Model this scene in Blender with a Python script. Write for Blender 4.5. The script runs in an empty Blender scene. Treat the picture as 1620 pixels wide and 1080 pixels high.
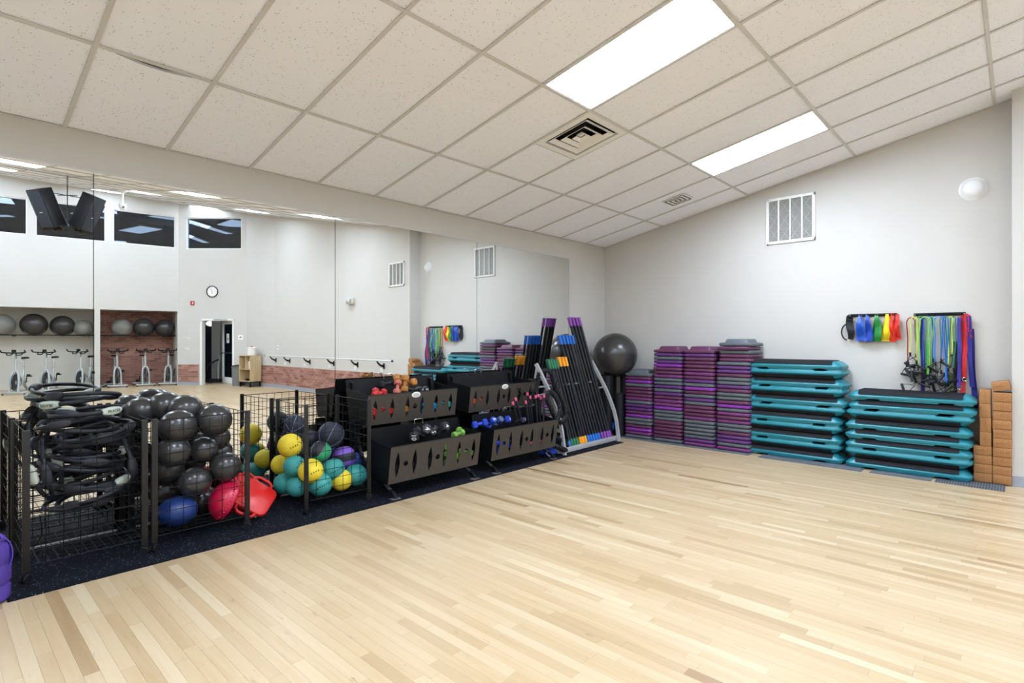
import bpy, bmesh, math, random
from mathutils import Vector, Matrix, Euler
random.seed(7)
S = bpy.context.scene
COL = S.collection
PI = math.pi
# ------------------------------------------------------------------ camera, world, exposure
CAM = Vector((-7.37, -4.82, 1.40)); FPX = 862.0
YAW = math.atan(800 / FPX); CF, SF = math.cos(YAW), math.sin(YAW)
cd = bpy.data.cameras.new('camera'); cam = bpy.data.objects.new('camera', cd); COL.objects.link(cam)
cam.location = CAM; cam.rotation_euler = (PI / 2, 0, -(PI / 2 - YAW))
cam.rotation_euler = (PI / 2, 0, math.atan2(SF, CF) - PI / 2)
cd.sensor_width = 36.0; cd.lens = FPX / 1620 * 36; cd.shift_y = -2 / 1620; cd.clip_start = 0.05; cd.clip_end = 200
S.camera = cam
wd = bpy.data.worlds.new('world'); S.world = wd; wd.use_nodes = True
wd.node_tree.nodes['Background'].inputs[0].default_value = (0.75, 0.8, 0.9, 1)
wd.node_tree.nodes['Background'].inputs[1].default_value = 0.02
S.view_settings.view_transform = 'Standard'; S.view_settings.look = 'None'
S.view_settings.gamma = 1; S.view_settings.use_curve_mapping = False
S.view_settings.exposure = 0.0
PANEL_STRENGTH = 38.0
S.cycles.diffuse_bounces = 10; S.cycles.max_bounces = 16; S.cycles.sample_clamp_indirect = 6

# ------------------------------------------------------------------ places measured on the photograph, as world points
def _ray(px, py):
    t = (px - 810) / FPX; s = (538 - py) / FPX
    return Vector((CF + SF * t, SF - CF * t, s))
def on_x(px, py, x): r = _ray(px, py); return CAM + r * ((x - CAM.x) / r.x)
def on_y(px, py, y): r = _ray(px, py); return CAM + r * ((y - CAM.y) / r.y)
def on_z(px, py, z=0): r = _ray(px, py); return CAM + r * ((z - CAM.z) / r.z)
SL = 0.194; Z0 = 2.87
def in_mirror(px, py, x=None, y=None, z=None):
    """the real point that the mirror shows there"""
    r = _ray(px, py); o = Vector((CAM.x, -CAM.y, CAM.z)); d = Vector((r.x, -r.y, r.z))
    k = (z - o.z) / d.z if z is not None else (x - o.x) / d.x if x is not None else (y - o.y) / d.y
    return o + d * k
def ceil_z(y): return Z0 - SL * y
def view(p):
    d = Vector(p) - CAM; D = CF * d.x + SF * d.y
    if D < .05: return None
    return 810 + FPX * (SF * d.x - CF * d.y) / D, 538 - FPX * d.z / D, D

# ------------------------------------------------------------------ materials
def lin(c):
    out = []
    for v in c:
        v /= 255.0; out.append(v / 12.92 if v <= .04045 else ((v + .055) / 1.055) ** 2.4)
    return (*out, 1)
MATS = {}
def mat(name, rgb, rough=.5, metal=0, spec=.5, var=.06, scale=30, bump=0, bscale=None, coat=0, emit=0, sheen=0):
    if name in MATS: return MATS[name]
    m = bpy.data.materials.new(name); m.use_nodes = True; nt = m.node_tree; N = nt.nodes; L = nt.links
    b = N['Principled BSDF']; b.inputs['Roughness'].default_value = rough; b.inputs['Metallic'].default_value = metal
    b.inputs['Specular IOR Level'].default_value = spec
    if coat: b.inputs['Coat Weight'].default_value = coat; b.inputs['Coat Roughness'].default_value = .15
    c = lin(rgb)
    tc = N.new('ShaderNodeTexCoord'); no = N.new('ShaderNodeTexNoise'); no.inputs['Scale'].default_value = scale; no.inputs['Detail'].default_value = 4
    L.new(tc.outputs['Object'], no.inputs['Vector'])
    rp = N.new('ShaderNodeValToRGB')
    rp.color_ramp.elements[0].color = tuple(max(0, v * (1 - var)) for v in c[:3]) + (1,)
    rp.color_ramp.elements[1].color = tuple(min(1, v * (1 + var)) for v in c[:3]) + (1,)
    rp.color_ramp.elements[0].position = .3; rp.color_ramp.elements[1].position = .7
    L.new(no.outputs['Fac'], rp.inputs['Fac']); L.new(rp.outputs['Color'], b.inputs['Base Color'])
    if bump:
        n2 = N.new('ShaderNodeTexNoise'); n2.inputs['Scale'].default_value = bscale or scale * 4
        L.new(tc.outputs['Object'], n2.inputs['Vector'])
        bp = N.new('ShaderNodeBump'); bp.inputs['Strength'].default_value = bump; bp.inputs['Distance'].default_value = .004
        L.new(n2.outputs['Fac'], bp.inputs['Height']); L.new(bp.outputs['Normal'], b.inputs['Normal'])
    if emit:
        b.inputs['Emission Color'].default_value = c; b.inputs['Emission Strength'].default_value = emit
    MATS[name] = m; return m
def node(m, t, **kw):
    n = m.node_tree.nodes.new(t)
    for k, v in kw.items(): setattr(n, k, v)
    return n
def lk(m, a, b): m.node_tree.links.new(a, b)

M_WALL = mat('wall_paint', (197, 194, 188), .8, spec=.2, var=.012, scale=3, bump=.06, bscale=260)
M_WALLD = mat('alcove_paint', (206, 204, 196), .8, spec=.2, var=.02, scale=3)
M_TEE = mat('tee_bar_shade_tone', (204, 202, 199), .5, var=.02)  # bars are white; their shade is put into a greyer base colour
M_WHITE = mat('white_enamel', (232, 232, 228), .4, var=.02)
M_LGREY = mat('light_grey_metal', (196, 198, 198), .45, var=.03)
M_PLENUM = mat('plenum_dark', (28, 28, 30), .9, var=.1)
M_BASE = mat('rubber_baseboard', (150, 156, 165), .55, var=.03)
M_BLACK = mat('black_steel', (13, 13, 16), .45, var=.1, spec=.25)
M_PANEL = mat('dark_bronze_powder_coat', (66, 61, 56), .42, metal=.25, var=.06, scale=8, bump=.05, bscale=400)
M_POST = mat('dark_post', (34, 31, 28), .5, spec=.3, var=.08)
M_WIRE = mat('dark_wire', (18, 17, 17), .5, spec=.25, metal=.3, var=.08)
M_BLKPL = mat('black_plastic', (16, 17, 20), .5, var=.08, spec=.3)
M_FOAM = mat('black_foam', (22, 24, 29), .45, spec=.35, var=.08, bump=.12, bscale=300)
M_SILVER = mat('silver_metal', (190, 192, 194), .34, metal=.3, var=.04)
M_CHROME = mat('chrome', (205, 206, 208), .2, metal=1, var=.02)
M_TEAL = mat('teal_plastic', (34, 124, 138), .38, var=.05, scale=6)
M_RIBBLK = mat('black_step_rubber', (26, 26, 31), .75, spec=.25, var=.08)
M_CORK = mat('cork', (160, 112, 66), .8, var=.16, scale=120, bump=.15, bscale=300)
M_CORKD = mat('cork_print', (110, 72, 40), .8)
M_BALL = mat('black_ball_vinyl', (60, 59, 59), .26, metal=.3, var=.06, spec=.6)
M_BALLG = mat('grey_ball_vinyl', (122, 122, 116), .36, var=.04)
M_GREYMAT = mat('grey_rubber', (98, 103, 110), .8, var=.06)
RISER = {'grey': mat('riser_grey', (88, 94, 101), .42, var=.04), 'maroon': mat('riser_maroon', (94, 48, 80), .42, var=.05),
         'plum': mat('riser_plum', (110, 51, 106), .42, var=.05), 'violet': mat('riser_violet', (90, 48, 110), .42, var=.05),
         'bright purple': mat('riser_bright', (126, 50, 152), .42, var=.05)}
def emis(name, rgb, s):
    m = bpy.data.materials.new(name); m.use_nodes = True; nt = m.node_tree; nt.nodes.clear()
    e = nt.nodes.new('ShaderNodeEmission'); e.inputs[0].default_value = lin(rgb) if max(rgb) > 2 else (*rgb, 1); e.inputs[1].default_value = s
    o = nt.nodes.new('ShaderNodeOutputMaterial'); nt.links.new(e.outputs[0], o.inputs[0]); return m
M_LIGHT = emis('light_diffuser', (.835, .97, 1.155), PANEL_STRENGTH)
M_LIGHT2 = emis('gym_light', (.85, .93, 1.0), 1.5)
def mirror_mat():
    m = bpy.data.materials.new('mirror_silver'); m.use_nodes = True; nt = m.node_tree; nt.nodes.clear()
    g = nt.nodes.new('ShaderNodeBsdfGlossy'); g.inputs['Color'].default_value = (.85, .865, .85, 1); g.inputs['Roughness'].default_value = 0
    o = nt.nodes.new('ShaderNodeOutputMaterial'); nt.links.new(g.outputs[0], o.inputs[0]); return m
M_MIRROR = mirror_mat()
def glass_mat(name, tint, fac):
    m = bpy.data.materials.new(name); m.use_nodes = True; nt = m.node_tree; nt.nodes.clear()
    t = nt.nodes.new('ShaderNodeBsdfTransparent'); t.inputs[0].default_value = (*tint, 1)
    g = nt.nodes.new('ShaderNodeBsdfGlossy'); g.inputs['Color'].default_value = (.9, .95, 1, 1); g.inputs['Roughness'].default_value = .01
    x = nt.nodes.new('ShaderNodeMixShader'); x.inputs[0].default_value = fac
    o = nt.nodes.new('ShaderNodeOutputMaterial')
    nt.links.new(t.outputs[0], x.inputs[1]); nt.links.new(g.outputs[0], x.inputs[2]); nt.links.new(x.outputs[0], o.inputs[0]); return m
M_GLASS = glass_mat('tinted_glass', (.55, .62, .72), .07)
M_DGLASS = glass_mat('door_glass', (.75, .8, .85), .08)

def floor_mat():
    m = bpy.data.materials.new('maple_plank'); m.use_nodes = True; nt = m.node_tree; N = nt.nodes; L = nt.links; b = N['Principled BSDF']
    ao = node(m, 'ShaderNodeAttribute', attribute_name='tone', attribute_type='OBJECT')
    ag = node(m, 'ShaderNodeAttribute', attribute_name='tone', attribute_type='GEOMETRY')
    tn = node(m, 'ShaderNodeMath', operation='ADD'); lk(m, ao.outputs['Fac'], tn.inputs[0]); lk(m, ag.outputs['Fac'], tn.inputs[1])
    rp = node(m, 'ShaderNodeValToRGB'); cr = rp.color_ramp
    cols = [(0, (148, 120, 88)), (.12, (166, 142, 108)), (.35, (178, 155, 122)), (.55, (182, 160, 127)), (.75, (188, 167, 136)), (1, (195, 178, 149))]
    cr.elements[0].position = 0; cr.elements[0].color = lin(cols[0][1]); cr.elements[1].position = 1; cr.elements[1].color = lin(cols[-1][1])
    for p, c in cols[1:-1]: e = cr.elements.new(p); e.color = lin(c)
    lk(m, tn.outputs[0], rp.inputs[0])
    ge = node(m, 'ShaderNodeNewGeometry'); mu = node(m, 'ShaderNodeMath', operation='MULTIPLY'); mu.inputs[1].default_value = 57; lk(m, tn.outputs[0], mu.inputs[0])
    cx = node(m, 'ShaderNodeCombineXYZ'); lk(m, mu.outputs[0], cx.inputs[0]); lk(m, mu.outputs[0], cx.inputs[1])
    va = node(m, 'ShaderNodeVectorMath', operation='ADD'); lk(m, ge.outputs['Position'], va.inputs[0]); lk(m, cx.outputs[0], va.inputs[1])
    mp = node(m, 'ShaderNodeMapping'); mp.inputs['Scale'].default_value = (34, 2.2, 1); lk(m, va.outputs[0], mp.inputs[0])
    n1 = node(m, 'ShaderNodeTexNoise'); n1.inputs['Scale'].default_value = 1; n1.inputs['Detail'].default_value = 5; n1.inputs['Distortion'].default_value = .8; lk(m, mp.outputs[0], n1.inputs['Vector'])
    r1 = node(m, 'ShaderNodeValToRGB'); r1.color_ramp.elements[0].position = .3; r1.color_ramp.elements[0].color = (.92, .87, .79, 1); r1.color_ramp.elements[1].position = .62; r1.color_ramp.elements[1].color = (1.0, 1.0, 1.0, 1)
    lk(m, n1.outputs['Fac'], r1.inputs[0])
    mx = node(m, 'ShaderNodeMix', data_type='RGBA', blend_type='MULTIPLY'); mx.inputs[0].default_value = .75
    lk(m, rp.outputs[0], mx.inputs[6]); lk(m, r1.outputs[0], mx.inputs[7])
    # mineral streaks and knots of the maple
    mp2 = node(m, 'ShaderNodeMapping'); mp2.inputs['Scale'].default_value = (24, 4.0, 1); lk(m, va.outputs[0], mp2.inputs[0])
    n2 = node(m, 'ShaderNodeTexNoise'); n2.inputs['Scale'].default_value = 1; n2.inputs['Detail'].default_value = 6; n2.inputs['Roughness'].default_value = .65; lk(m, mp2.outputs[0], n2.inputs['Vector'])
    r2 = node(m, 'ShaderNodeValToRGB'); r2.color_ramp.elements[0].position = .645; r2.color_ramp.elements[0].color = (0, 0, 0, 1); r2.color_ramp.elements[1].position = .76; r2.color_ramp.elements[1].color = (1, 1, 1, 1)
    lk(m, n2.outputs['Fac'], r2.inputs[0])
    m2 = node(m, 'ShaderNodeMix', data_type='RGBA'); m2.inputs[7].default_value = lin((112, 76, 46)); lk(m, r2.outputs[0], m2.inputs[0]); lk(m, mx.outputs[2], m2.inputs[6])
    lk(m, m2.outputs[2], b.inputs['Base Color'])
    b.inputs['Roughness'].default_value = .34; b.inputs['Specular IOR Level'].default_value = .42
    return m
M_MAPLE = floor_mat()
def tile_mat():
    m = bpy.data.materials.new('mineral_ceiling_tile'); m.use_nodes = True; b = m.node_tree.nodes['Principled BSDF']
    ge = node(m, 'ShaderNodeNewGeometry')
    v = node(m, 'ShaderNodeTexVoronoi'); v.inputs['Scale'].default_value = 62; lk(m, ge.outputs['Position'], v.inputs['Vector'])
    n = node(m, 'ShaderNodeTexNoise'); n.inputs['Scale'].default_value = 45; n.inputs['Detail'].default_value = 2; lk(m, ge.outputs['Position'], n.inputs['Vector'])
    mu = node(m, 'ShaderNodeMath', operation='MULTIPLY_ADD'); mu.inputs[1].default_value = -.30; lk(m, n.outputs['Fac'], mu.inputs[0]); 
    sc = node(m, 'ShaderNodeSeparateColor'); lk(m, v.outputs['Color'], sc.inputs[0])
    gt = node(m, 'ShaderNodeMath', operation='GREATER_THAN'); gt.inputs[1].default_value = .38; lk(m, sc.outputs[0], gt.inputs[0])
    ad = node(m, 'ShaderNodeMath', operation='ADD'); lk(m, v.outputs['Distance'], ad.inputs[0]); lk(m, gt.outputs[0], ad.inputs[1]); lk(m, ad.outputs[0], mu.inputs[2])
    r = node(m, 'ShaderNodeValToRGB'); r.color_ramp.elements[0].position = .0; r.color_ramp.elements[0].color = lin((150, 147, 142))
    r.color_ramp.elements[1].position = .05; r.color_ramp.elements[1].color = lin((243, 245, 252)); lk(m, mu.outputs[0], r.inputs[0])
    lk(m, r.outputs[0], b.inputs['Base Color']); b.inputs['Roughness'].default_value = .9; b.inputs['Specular IOR Level'].default_value = .1
    n3 = node(m, 'ShaderNodeTexNoise'); n3.inputs['Scale'].default_value = 120; n3.inputs['Detail'].default_value = 3; lk(m, ge.outputs['Position'], n3.inputs['Vector'])
    bp = node(m, 'ShaderNodeBump'); bp.inputs['Strength'].default_value = .25; bp.inputs['Distance'].default_value = .004
    lk(m, n3.outputs['Fac'], bp.inputs['Height']); lk(m, bp.outputs[0], b.inputs['Normal']); return m
M_TILE = tile_mat()
def speck_mat():
    m = bpy.data.materials.new('speckled_rubber'); m.use_nodes = True; b = m.node_tree.nodes['Principled BSDF']
    ge = node(m, 'ShaderNodeNewGeometry')
    v = node(m, 'ShaderNodeTexVoronoi'); v.inputs['Scale'].default_value = 95; lk(m, ge.outputs['Position'], v.inputs['Vector'])
    sx = node(m, 'ShaderNodeSeparateColor'); lk(m, v.outputs['Color'], sx.inputs[0])
    g = node(m, 'ShaderNodeMath', operation='GREATER_THAN'); g.inputs[1].default_value = .80; lk(m, sx.outputs[0], g.inputs[0])
    l = node(m, 'ShaderNodeMath', operation='LESS_THAN'); l.inputs[1].default_value = .29; lk(m, v.outputs['Distance'], l.inputs[0])
    k = node(m, 'ShaderNodeMath', operation='MULTIPLY'); lk(m, g.outputs[0], k.inputs[0]); lk(m, l.outputs[0], k.inputs[1])
    r = node(m, 'ShaderNodeValToRGB'); r.color_ramp.elements[0].color = lin((40, 58, 98)); r.color_ramp.elements[1].color = lin((150, 158, 168)); lk(m, sx.outputs[1], r.inputs[0])
    x = node(m, 'ShaderNodeMix', data_type='RGBA'); x.inputs[6].default_value = lin((10, 13, 23)); lk(m, k.outputs[0], x.inputs[0]); lk(m, r.outputs[0], x.inputs[7])
    lk(m, x.outputs[2], b.inputs['Base Color']); b.inputs['Roughness'].default_value = .8; b.inputs['Specular IOR Level'].default_value = .15; return m
M_MAT = speck_mat()
def brick_mat():
    m = bpy.data.materials.new('brick_clay'); m.use_nodes = True; b = m.node_tree.nodes['Principled BSDF']
    ge = node(m, 'ShaderNodeNewGeometry'); r = node(m, 'ShaderNodeValToRGB'); cr = r.color_ramp
    cr.elements[0].color = lin((132, 88, 74)); cr.elements[1].color = lin((178, 130, 114)); e = cr.elements.new(.5); e.color = lin((158, 110, 95))
    lk(m, ge.outputs['Random Per Island'], r.inputs[0])
    n = node(m, 'ShaderNodeTexNoise'); n.inputs['Scale'].default_value = 30; lk(m, ge.outputs['Position'], n.inputs['Vector'])
    x = node(m, 'ShaderNodeMix', data_type='RGBA', blend_type='OVERLAY'); x.inputs[0].default_value = .3; lk(m, r.outputs[0], x.inputs[6]); lk(m, n.outputs['Color'], x.inputs[7])
    hs = node(m, 'ShaderNodeHueSaturation'); hs.inputs['Saturation'].default_value = .95; lk(m, x.outputs[2], hs.inputs['Color'])
    lk(m, hs.outputs[0], b.inputs['Base Color']); b.inputs['Roughness'].default_value = .85; return m
M_BRICK = brick_mat()
M_MORTAR = mat('mortar', (176, 160, 148), .9, var=.08)
def wood_mat():
    m = bpy.data.materials.new('pale_oak_laminate'); m.use_nodes = True; b = m.node_tree.nodes['Principled BSDF']
    tc = node(m, 'ShaderNodeTexCoord'); mp = node(m, 'ShaderNodeMapping'); mp.inputs['Scale'].default_value = (30, 30, 2); lk(m, tc.outputs['Object'], mp.inputs[0])
    n = node(m, 'ShaderNodeTexNoise'); n.inputs['Scale'].default_value = 1; n.inputs['Detail'].default_value = 5; lk(m, mp.outputs[0], n.inputs['Vector'])
    r = node(m, 'ShaderNodeValToRGB'); r.color_ramp.elements[0].position = .3; r.color_ramp.elements[0].color = lin((178, 154, 116)); r.color_ramp.elements[1].position = .7; r.color_ramp.elements[1].color = lin((206, 184, 146)); lk(m, n.outputs['Fac'], r.inputs[0])
    lk(m, r.outputs[0], b.inputs['Base Color']); b.inputs['Roughness'].default_value = .5; return m
M_OAK = wood_mat()
def pleat_mat():
    m = mat('pleated_filter', (150, 150, 146), .85, var=.05); return m
M_PLEAT = pleat_mat()

# ------------------------------------------------------------------ mesh kit
class G:
    def __init__(s): s.v = []; s.f = []
    def add(s, vs, fs, M=None):
        o = len(s.v); s.v += [tuple(M @ Vector(p)) if M else tuple(p) for p in vs]; s.f += [tuple(i + o for i in f) for f in fs]; return s
    def box(s, c, d, M=None):
        x, y, z = c; a, b, h = d[0] / 2, d[1] / 2, d[2] / 2
        vs = [(x + i * a, y + j * b, z + k * h) for k in (-1, 1) for j in (-1, 1) for i in (-1, 1)]
        return s.add(vs, [(0, 2, 3, 1), (4, 5, 7, 6), (0, 1, 5, 4), (2, 6, 7, 3), (0, 4, 6, 2), (1, 3, 7, 5)], M)
    def loft(s, rings, cap=True, M=None, closed=False):
        n = len(rings[0]); vs = [p for r in rings for p in r]; fs = []; m = len(rings)
        for i in range(m if closed else m - 1):
            for j in range(n):
                a = i * n + j; b = i * n + (j + 1) % n; k = (i + 1) % m
                fs.append((a, b, k * n + (j + 1) % n, k * n + j))
        if cap and not closed: fs.append(tuple(reversed(range(n)))); fs.append(tuple((m - 1) * n + j for j in range(n)))
        return s.add(vs, fs, M)
    def tube(s, pts, r, n=8, closed=False, cap=True, M=None, rad=None):
        P = [Vector(p) for p in pts]; m = len(P); rings = []; up = None
        for i in range(m):
            if closed: t = P[(i + 1) % m] - P[i - 1]
            else: t = P[min(i + 1, m - 1)] - P[max(i - 1, 0)]
            t.normalize()
            if up is None:
                up = Vector((0, 0, 1)) if abs(t.z) < .9 else Vector((1, 0, 0))
            sd = t.cross(up)
            if sd.length < 1e-5: sd = t.cross(Vector((.3, .8, .1)))
            sd.normalize(); up = sd.cross(t).normalized()
            q = rad[i] if rad else r
            rings.append([P[i] + (sd * math.cos(2 * PI * j / n) + up * math.sin(2 * PI * j / n)) * q for j in range(n)])
        return s.loft(rings, cap, M, closed)
    def cyl(s, a, b, r, r2=None, n=14, M=None):
        return s.tube([a, b], r, n, M=M, rad=[r, r if r2 is None else r2])
    def lathe(s, prof, n=20, M=None):
        rings = [[(r * math.cos(2 * PI * j / n), r * math.sin(2 * PI * j / n), z) for j in range(n)] for r, z in prof]
        return s.loft(rings, True, M)
    def band(s, prof, n=32, M=None):
        """closed ring turned from a closed profile"""
        rings = [[(r * math.cos(2 * PI * j / n), r * math.sin(2 * PI * j / n), z) for j in range(n)] for r, z in prof]
        return s.loft(rings, False, M, True)
    def sph(s, c, r, nu=24, nv=14, sc=(1, 1, 1), M=None):
        prof = [(r * math.sin(PI * i / nv), -r * math.cos(PI * i / nv)) for i in range(nv + 1)]
        prof[0] = (r * .01, -r); prof[-1] = (r * .01, r)
        MM = Matrix.Translation(c) @ Matrix.Diagonal((*sc, 1))
        return s.lathe(prof, nu, (M @ MM) if M else MM)
    def prism(s, poly, z0, z1, M=None):
        n = len(poly); vs = [(x, y, z0) for x, y in poly] + [(x, y, z1) for x, y in poly]
        fs = [tuple(reversed(range(n))), tuple(range(n, 2 * n))] + [(i, (i + 1) % n, n + (i + 1) % n, n + i) for i in range(n)]
        return s.add(vs, fs, M)
    def strip(s, L, Rr, th=None, M=None):
        # ribbon between two point rows
        vs = []; fs = []; n = len(L)
        for a, b in zip(L, Rr): vs += [a, b]
        fs = [(2 * i, 2 * i + 1, 2 * i + 3, 2 * i + 2) for i in range(n - 1)]
        return s.add(vs, fs, M)
    def mesh(s, name, m, smooth=False, ang=40, bev=0, seg=2, solid=0):
        me = bpy.data.meshes.new(name); me.from_pydata(s.v, [], s.f); 
        if bev or solid:
            bm = bmesh.new(); bm.from_mesh(me); bmesh.ops.recalc_face_normals(bm, faces=bm.faces)
            if solid: bmesh.ops.solidify(bm, geom=bm.faces[:], thickness=solid)
            if bev: bmesh.ops.bevel(bm, geom=[e for e in bm.edges if e.is_manifold and e.calc_face_angle(0) > .5], offset=bev, segments=seg, affect='EDGES', profile=.5)
            bm.to_mesh(me); bm.free()
        else:
            bm = bmesh.new(); bm.from_mesh(me); bmesh.ops.recalc_face_normals(bm, faces=bm.faces); bm.to_mesh(me); bm.free()
        me.materials.append(m)
        if smooth or bev:
            me.polygons.foreach_set('use_smooth', [True] * len(me.polygons)); me.set_sharp_from_angle(angle=math.radians(ang))
        me.update(); return me
    def obj(s, name, m, parent=None, smooth=False, ang=40, bev=0, seg=2, solid=0, M=None):
        return link(name, s.mesh(name, m, smooth, ang, bev, seg, solid), parent, M)
def link(name, me, parent=None, M=None):
    o = bpy.data.objects.new(name, me); COL.objects.link(o)
    if parent: o.parent = parent
    if M is not None: o.matrix_basis = M
    return o
def T(x, y=0, z=0): return Matrix.Translation((x, y, z) if isinstance(x, (int, float)) else x)
def R(ax, deg): return Matrix.Rotation(math.radians(deg), 4, ax)
def EU(x, y, z): return Euler((math.radians(x), math.radians(y), math.radians(z))).to_matrix().to_4x4()
def along(a, b):
    a, b = Vector(a), Vector(b); return T(a) @ (b - a).to_track_quat('Z', 'Y').to_matrix().to_4x4()
def tag(o, label, cat, group=None, kind=None):
    o['label'] = label; o['category'] = cat
    if group: o['group'] = group
    if kind: o['kind'] = kind
    return o
def thing(name, label, cat, M=None, group=None):
    o = bpy.data.objects.new(name, None); COL.objects.link(o); o.empty_display_size = .05
    if M is not None: o.matrix_basis = M
    return tag(o, label, cat, group)
def struct(o): o['kind'] = 'structure'; return o
KIDS = {}
def copy_tree(o, parent=None):
    c = o.copy(); COL.objects.link(c)
    if parent: c.parent = parent
    for ch in list(o.children): copy_tree(ch, c)
    return c
def dup(o, label, M, group=None):
    c = copy_tree(o); c.matrix_basis = M; c['label'] = label
    if group: c['group'] = group
    return c
class Maker:
    """first use moves the prototype itself, later uses copy it with its parts"""
    def __init__(s, build): s.build = build; s.o = None
    def __call__(s, label, M, group=None):
        if s.o is None:
            s.o = s.build(); c = s.o; c.matrix_basis = M; c['label'] = label
            if group: c['group'] = group
            return c
        return dup(s.o, label, M, group)
def rr(w, d, r, z, k=4, cx=0, cy=0):
    out = []
    for (sx, sy, a0) in ((1, 1, 0), (-1, 1, 90), (-1, -1, 180), (1, -1, 270)):
        for i in range(k + 1):
            a = math.radians(a0 + 90 * i / k)
            out.append((cx + sx * (w / 2 - r) + r * math.cos(a), cy + sy * (d / 2 - r) + r * math.sin(a), z))
    return out
def plate(name, outline, holes, th, m, parent=None, M=None):
    cu = bpy.data.curves.new(name, 'CURVE'); cu.dimensions = '2D'; cu.fill_mode = 'BOTH'; cu.extrude = th / 2
    for poly in [outline] + holes:
        sp = cu.splines.new('POLY'); sp.points.add(len(poly) - 1); sp.use_cyclic_u = True
        for p, q in zip(sp.points, poly): p.co = (q[0], q[1], 0, 1)
    tmp = bpy.data.objects.new('tmp', cu); COL.objects.link(tmp)
    me = bpy.data.meshes.new_from_object(tmp.evaluated_get(bpy.context.evaluated_depsgraph_get()))
    bpy.data.objects.remove(tmp); bpy.data.curves.remove(cu)
    me.name = name; me.materials.clear(); me.materials.append(m)
    for p in me.polygons: p.material_index = 0
    return link(name, me, parent, M)
TEXTS = {}
def lettering(body, size, m, parent, M, th=.0008, name='lettering'):
    key = (body, size, m.name)
    if key not in TEXTS:
        cu = bpy.data.curves.new('lettering', 'FONT'); cu.body = body; cu.size = size; cu.extrude = th; cu.align_x = 'CENTER'; cu.align_y = 'CENTER'; cu.resolution_u = 3
        tmp = bpy.data.objects.new('tmp', cu); COL.objects.link(tmp)
        me = bpy.data.meshes.new_from_object(tmp.evaluated_get(bpy.context.evaluated_depsgraph_get()))
        bpy.data.objects.remove(tmp); me.materials.clear(); me.materials.append(m); TEXTS[key] = me
    return link(name, TEXTS[key], parent, M)
ORD = 'zero first second third fourth fifth sixth seventh eighth ninth tenth eleventh twelfth thirteenth fourteenth fifteenth sixteenth seventeenth eighteenth nineteenth twentieth twenty-first twenty-second twenty-third twenty-fourth twenty-fifth twenty-sixth twenty-seventh twenty-eighth'.split()
# ================================================================== ROOM SHELL
XL = -10.6                                   # left end of the room, outside the frame
SLA = -math.degrees(math.atan(SL))           # ceiling rises away from the mirror wall
NS = math.sqrt(1 + SL * SL)
floor = struct(G().box((-5.25, -8.0, -.033), (10.9, 16.3, .058)).obj('floor', M_MORTAR))
# maple strip flooring, boards running away from the mirror wall
PW = .0572; LENS = (.30, .42, .55, .70, .90, 1.20)
rnd = random.Random(11); planks = []
x = 0.0
while x > XL:
    y = -rnd.random() * .5
    y0 = 0.0
    planks.append((x - PW / 2, 0.0, y)) if y < -.05 else None
    while y > -16.0:
        l = rnd.choice(LENS); planks.append((x - PW / 2, y, y - l)); y -= l
    x -= PW
def seen(pl):
    v = view((pl[0], (pl[1] + pl[2]) / 2, 0))
    if not v or not (-60 < v[0] < 1680 and v[1] < 1150): return 0
    if pl[0] < -.9 and pl[0] > -7.05 and (pl[1] + pl[2]) / 2 > -.9: return 0
    return (pl[1] - pl[2]) / v[2] ** 3
full = [p for p in planks if any(abs((p[1] - p[2]) - l) < 1e-6 for l in LENS)]
full.sort(key=seen, reverse=True); near = set(full[:300])
GAP = .0007
pm = {}
for l in LENS:
    g = G().box((0, 0, -.002), (PW - GAP, l - GAP, .004)); pm[l] = g.mesh('plank', M_MAPLE)
rest = G(); tones = []
for p in planks:
    l = p[1] - p[2]; t = min(1, max(0, rnd.gauss(.58, .2)))
    if rnd.random() < .06: t *= .3
    if p in near:
        L = min(LENS, key=lambda q: abs(q - l)); o = link('plank', pm[L], floor); o.location = (p[0], (p[1] + p[2]) / 2, 0); o['tone'] = t
    else:
        rest.box((p[0], (p[1] + p[2]) / 2, -.002), (PW - GAP, l - GAP, .004)); tones += [t] * 6
me = rest.mesh('floor_planks', M_MAPLE)
at = me.attributes.new('tone', 'FLOAT', 'FACE'); at.data.foreach_set('value', tones)
o = link('floor_planks', me, floor); o['kind'] = 'stuff'; o['tone'] = 0.0
def wall(name, a, b, th, z0=0, z1=None, m=M_WALL):
    """vertical wall from a to b; room on the left of a->b, thickness to the right"""
    a, b = Vector((*a, 0)), Vector((*b, 0)); d = (b - a).normalized(); n = Vector((d.y, -d.x, 0)) * th
    za, zb = (ceil_z(a.y) + .3, ceil_z(b.y) + .3) if z1 is None else (z1, z1)
    q = [a, b, b + n, a + n]; zz = [za, zb, zb, za]
    g = G().add([(p.x, p.y, z0) for p in q] + [(p.x, p.y, z) for p, z in zip(q, zz)],
                [(3, 2, 1, 0), (4, 5, 6, 7), (0, 1, 5, 4), (1, 2, 6, 5), (2, 3, 7, 6), (3, 0, 4, 7)])
    return struct(g.obj(name, m))
MY = .010                                     # the plaster lies just behind the mirror glass
wall('wall_north', (.12, MY), (XL - .1, MY), .12, 0, 2.895)
struct(G().box((-5.25, MY + .06, 4.83), (10.9, .12, 3.86)).obj('wall_north_dark_backing', M_PLENUM))  # dark backing added above the ceiling, stands in for shade behind the tile slit
wall('wall_east', (0, -4.78), (0, MY), .12)
struct(G().box((-.07, -4.84, 2.1), (.38, .12, 4.4)).obj('wall_return', M_WALL))
wall('wall_southeast', (-.26, -11.45), (-.26, -4.90), .12)
wall('wall_corner', (-.53, -12.85), (-.26, -11.45), .12)
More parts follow.
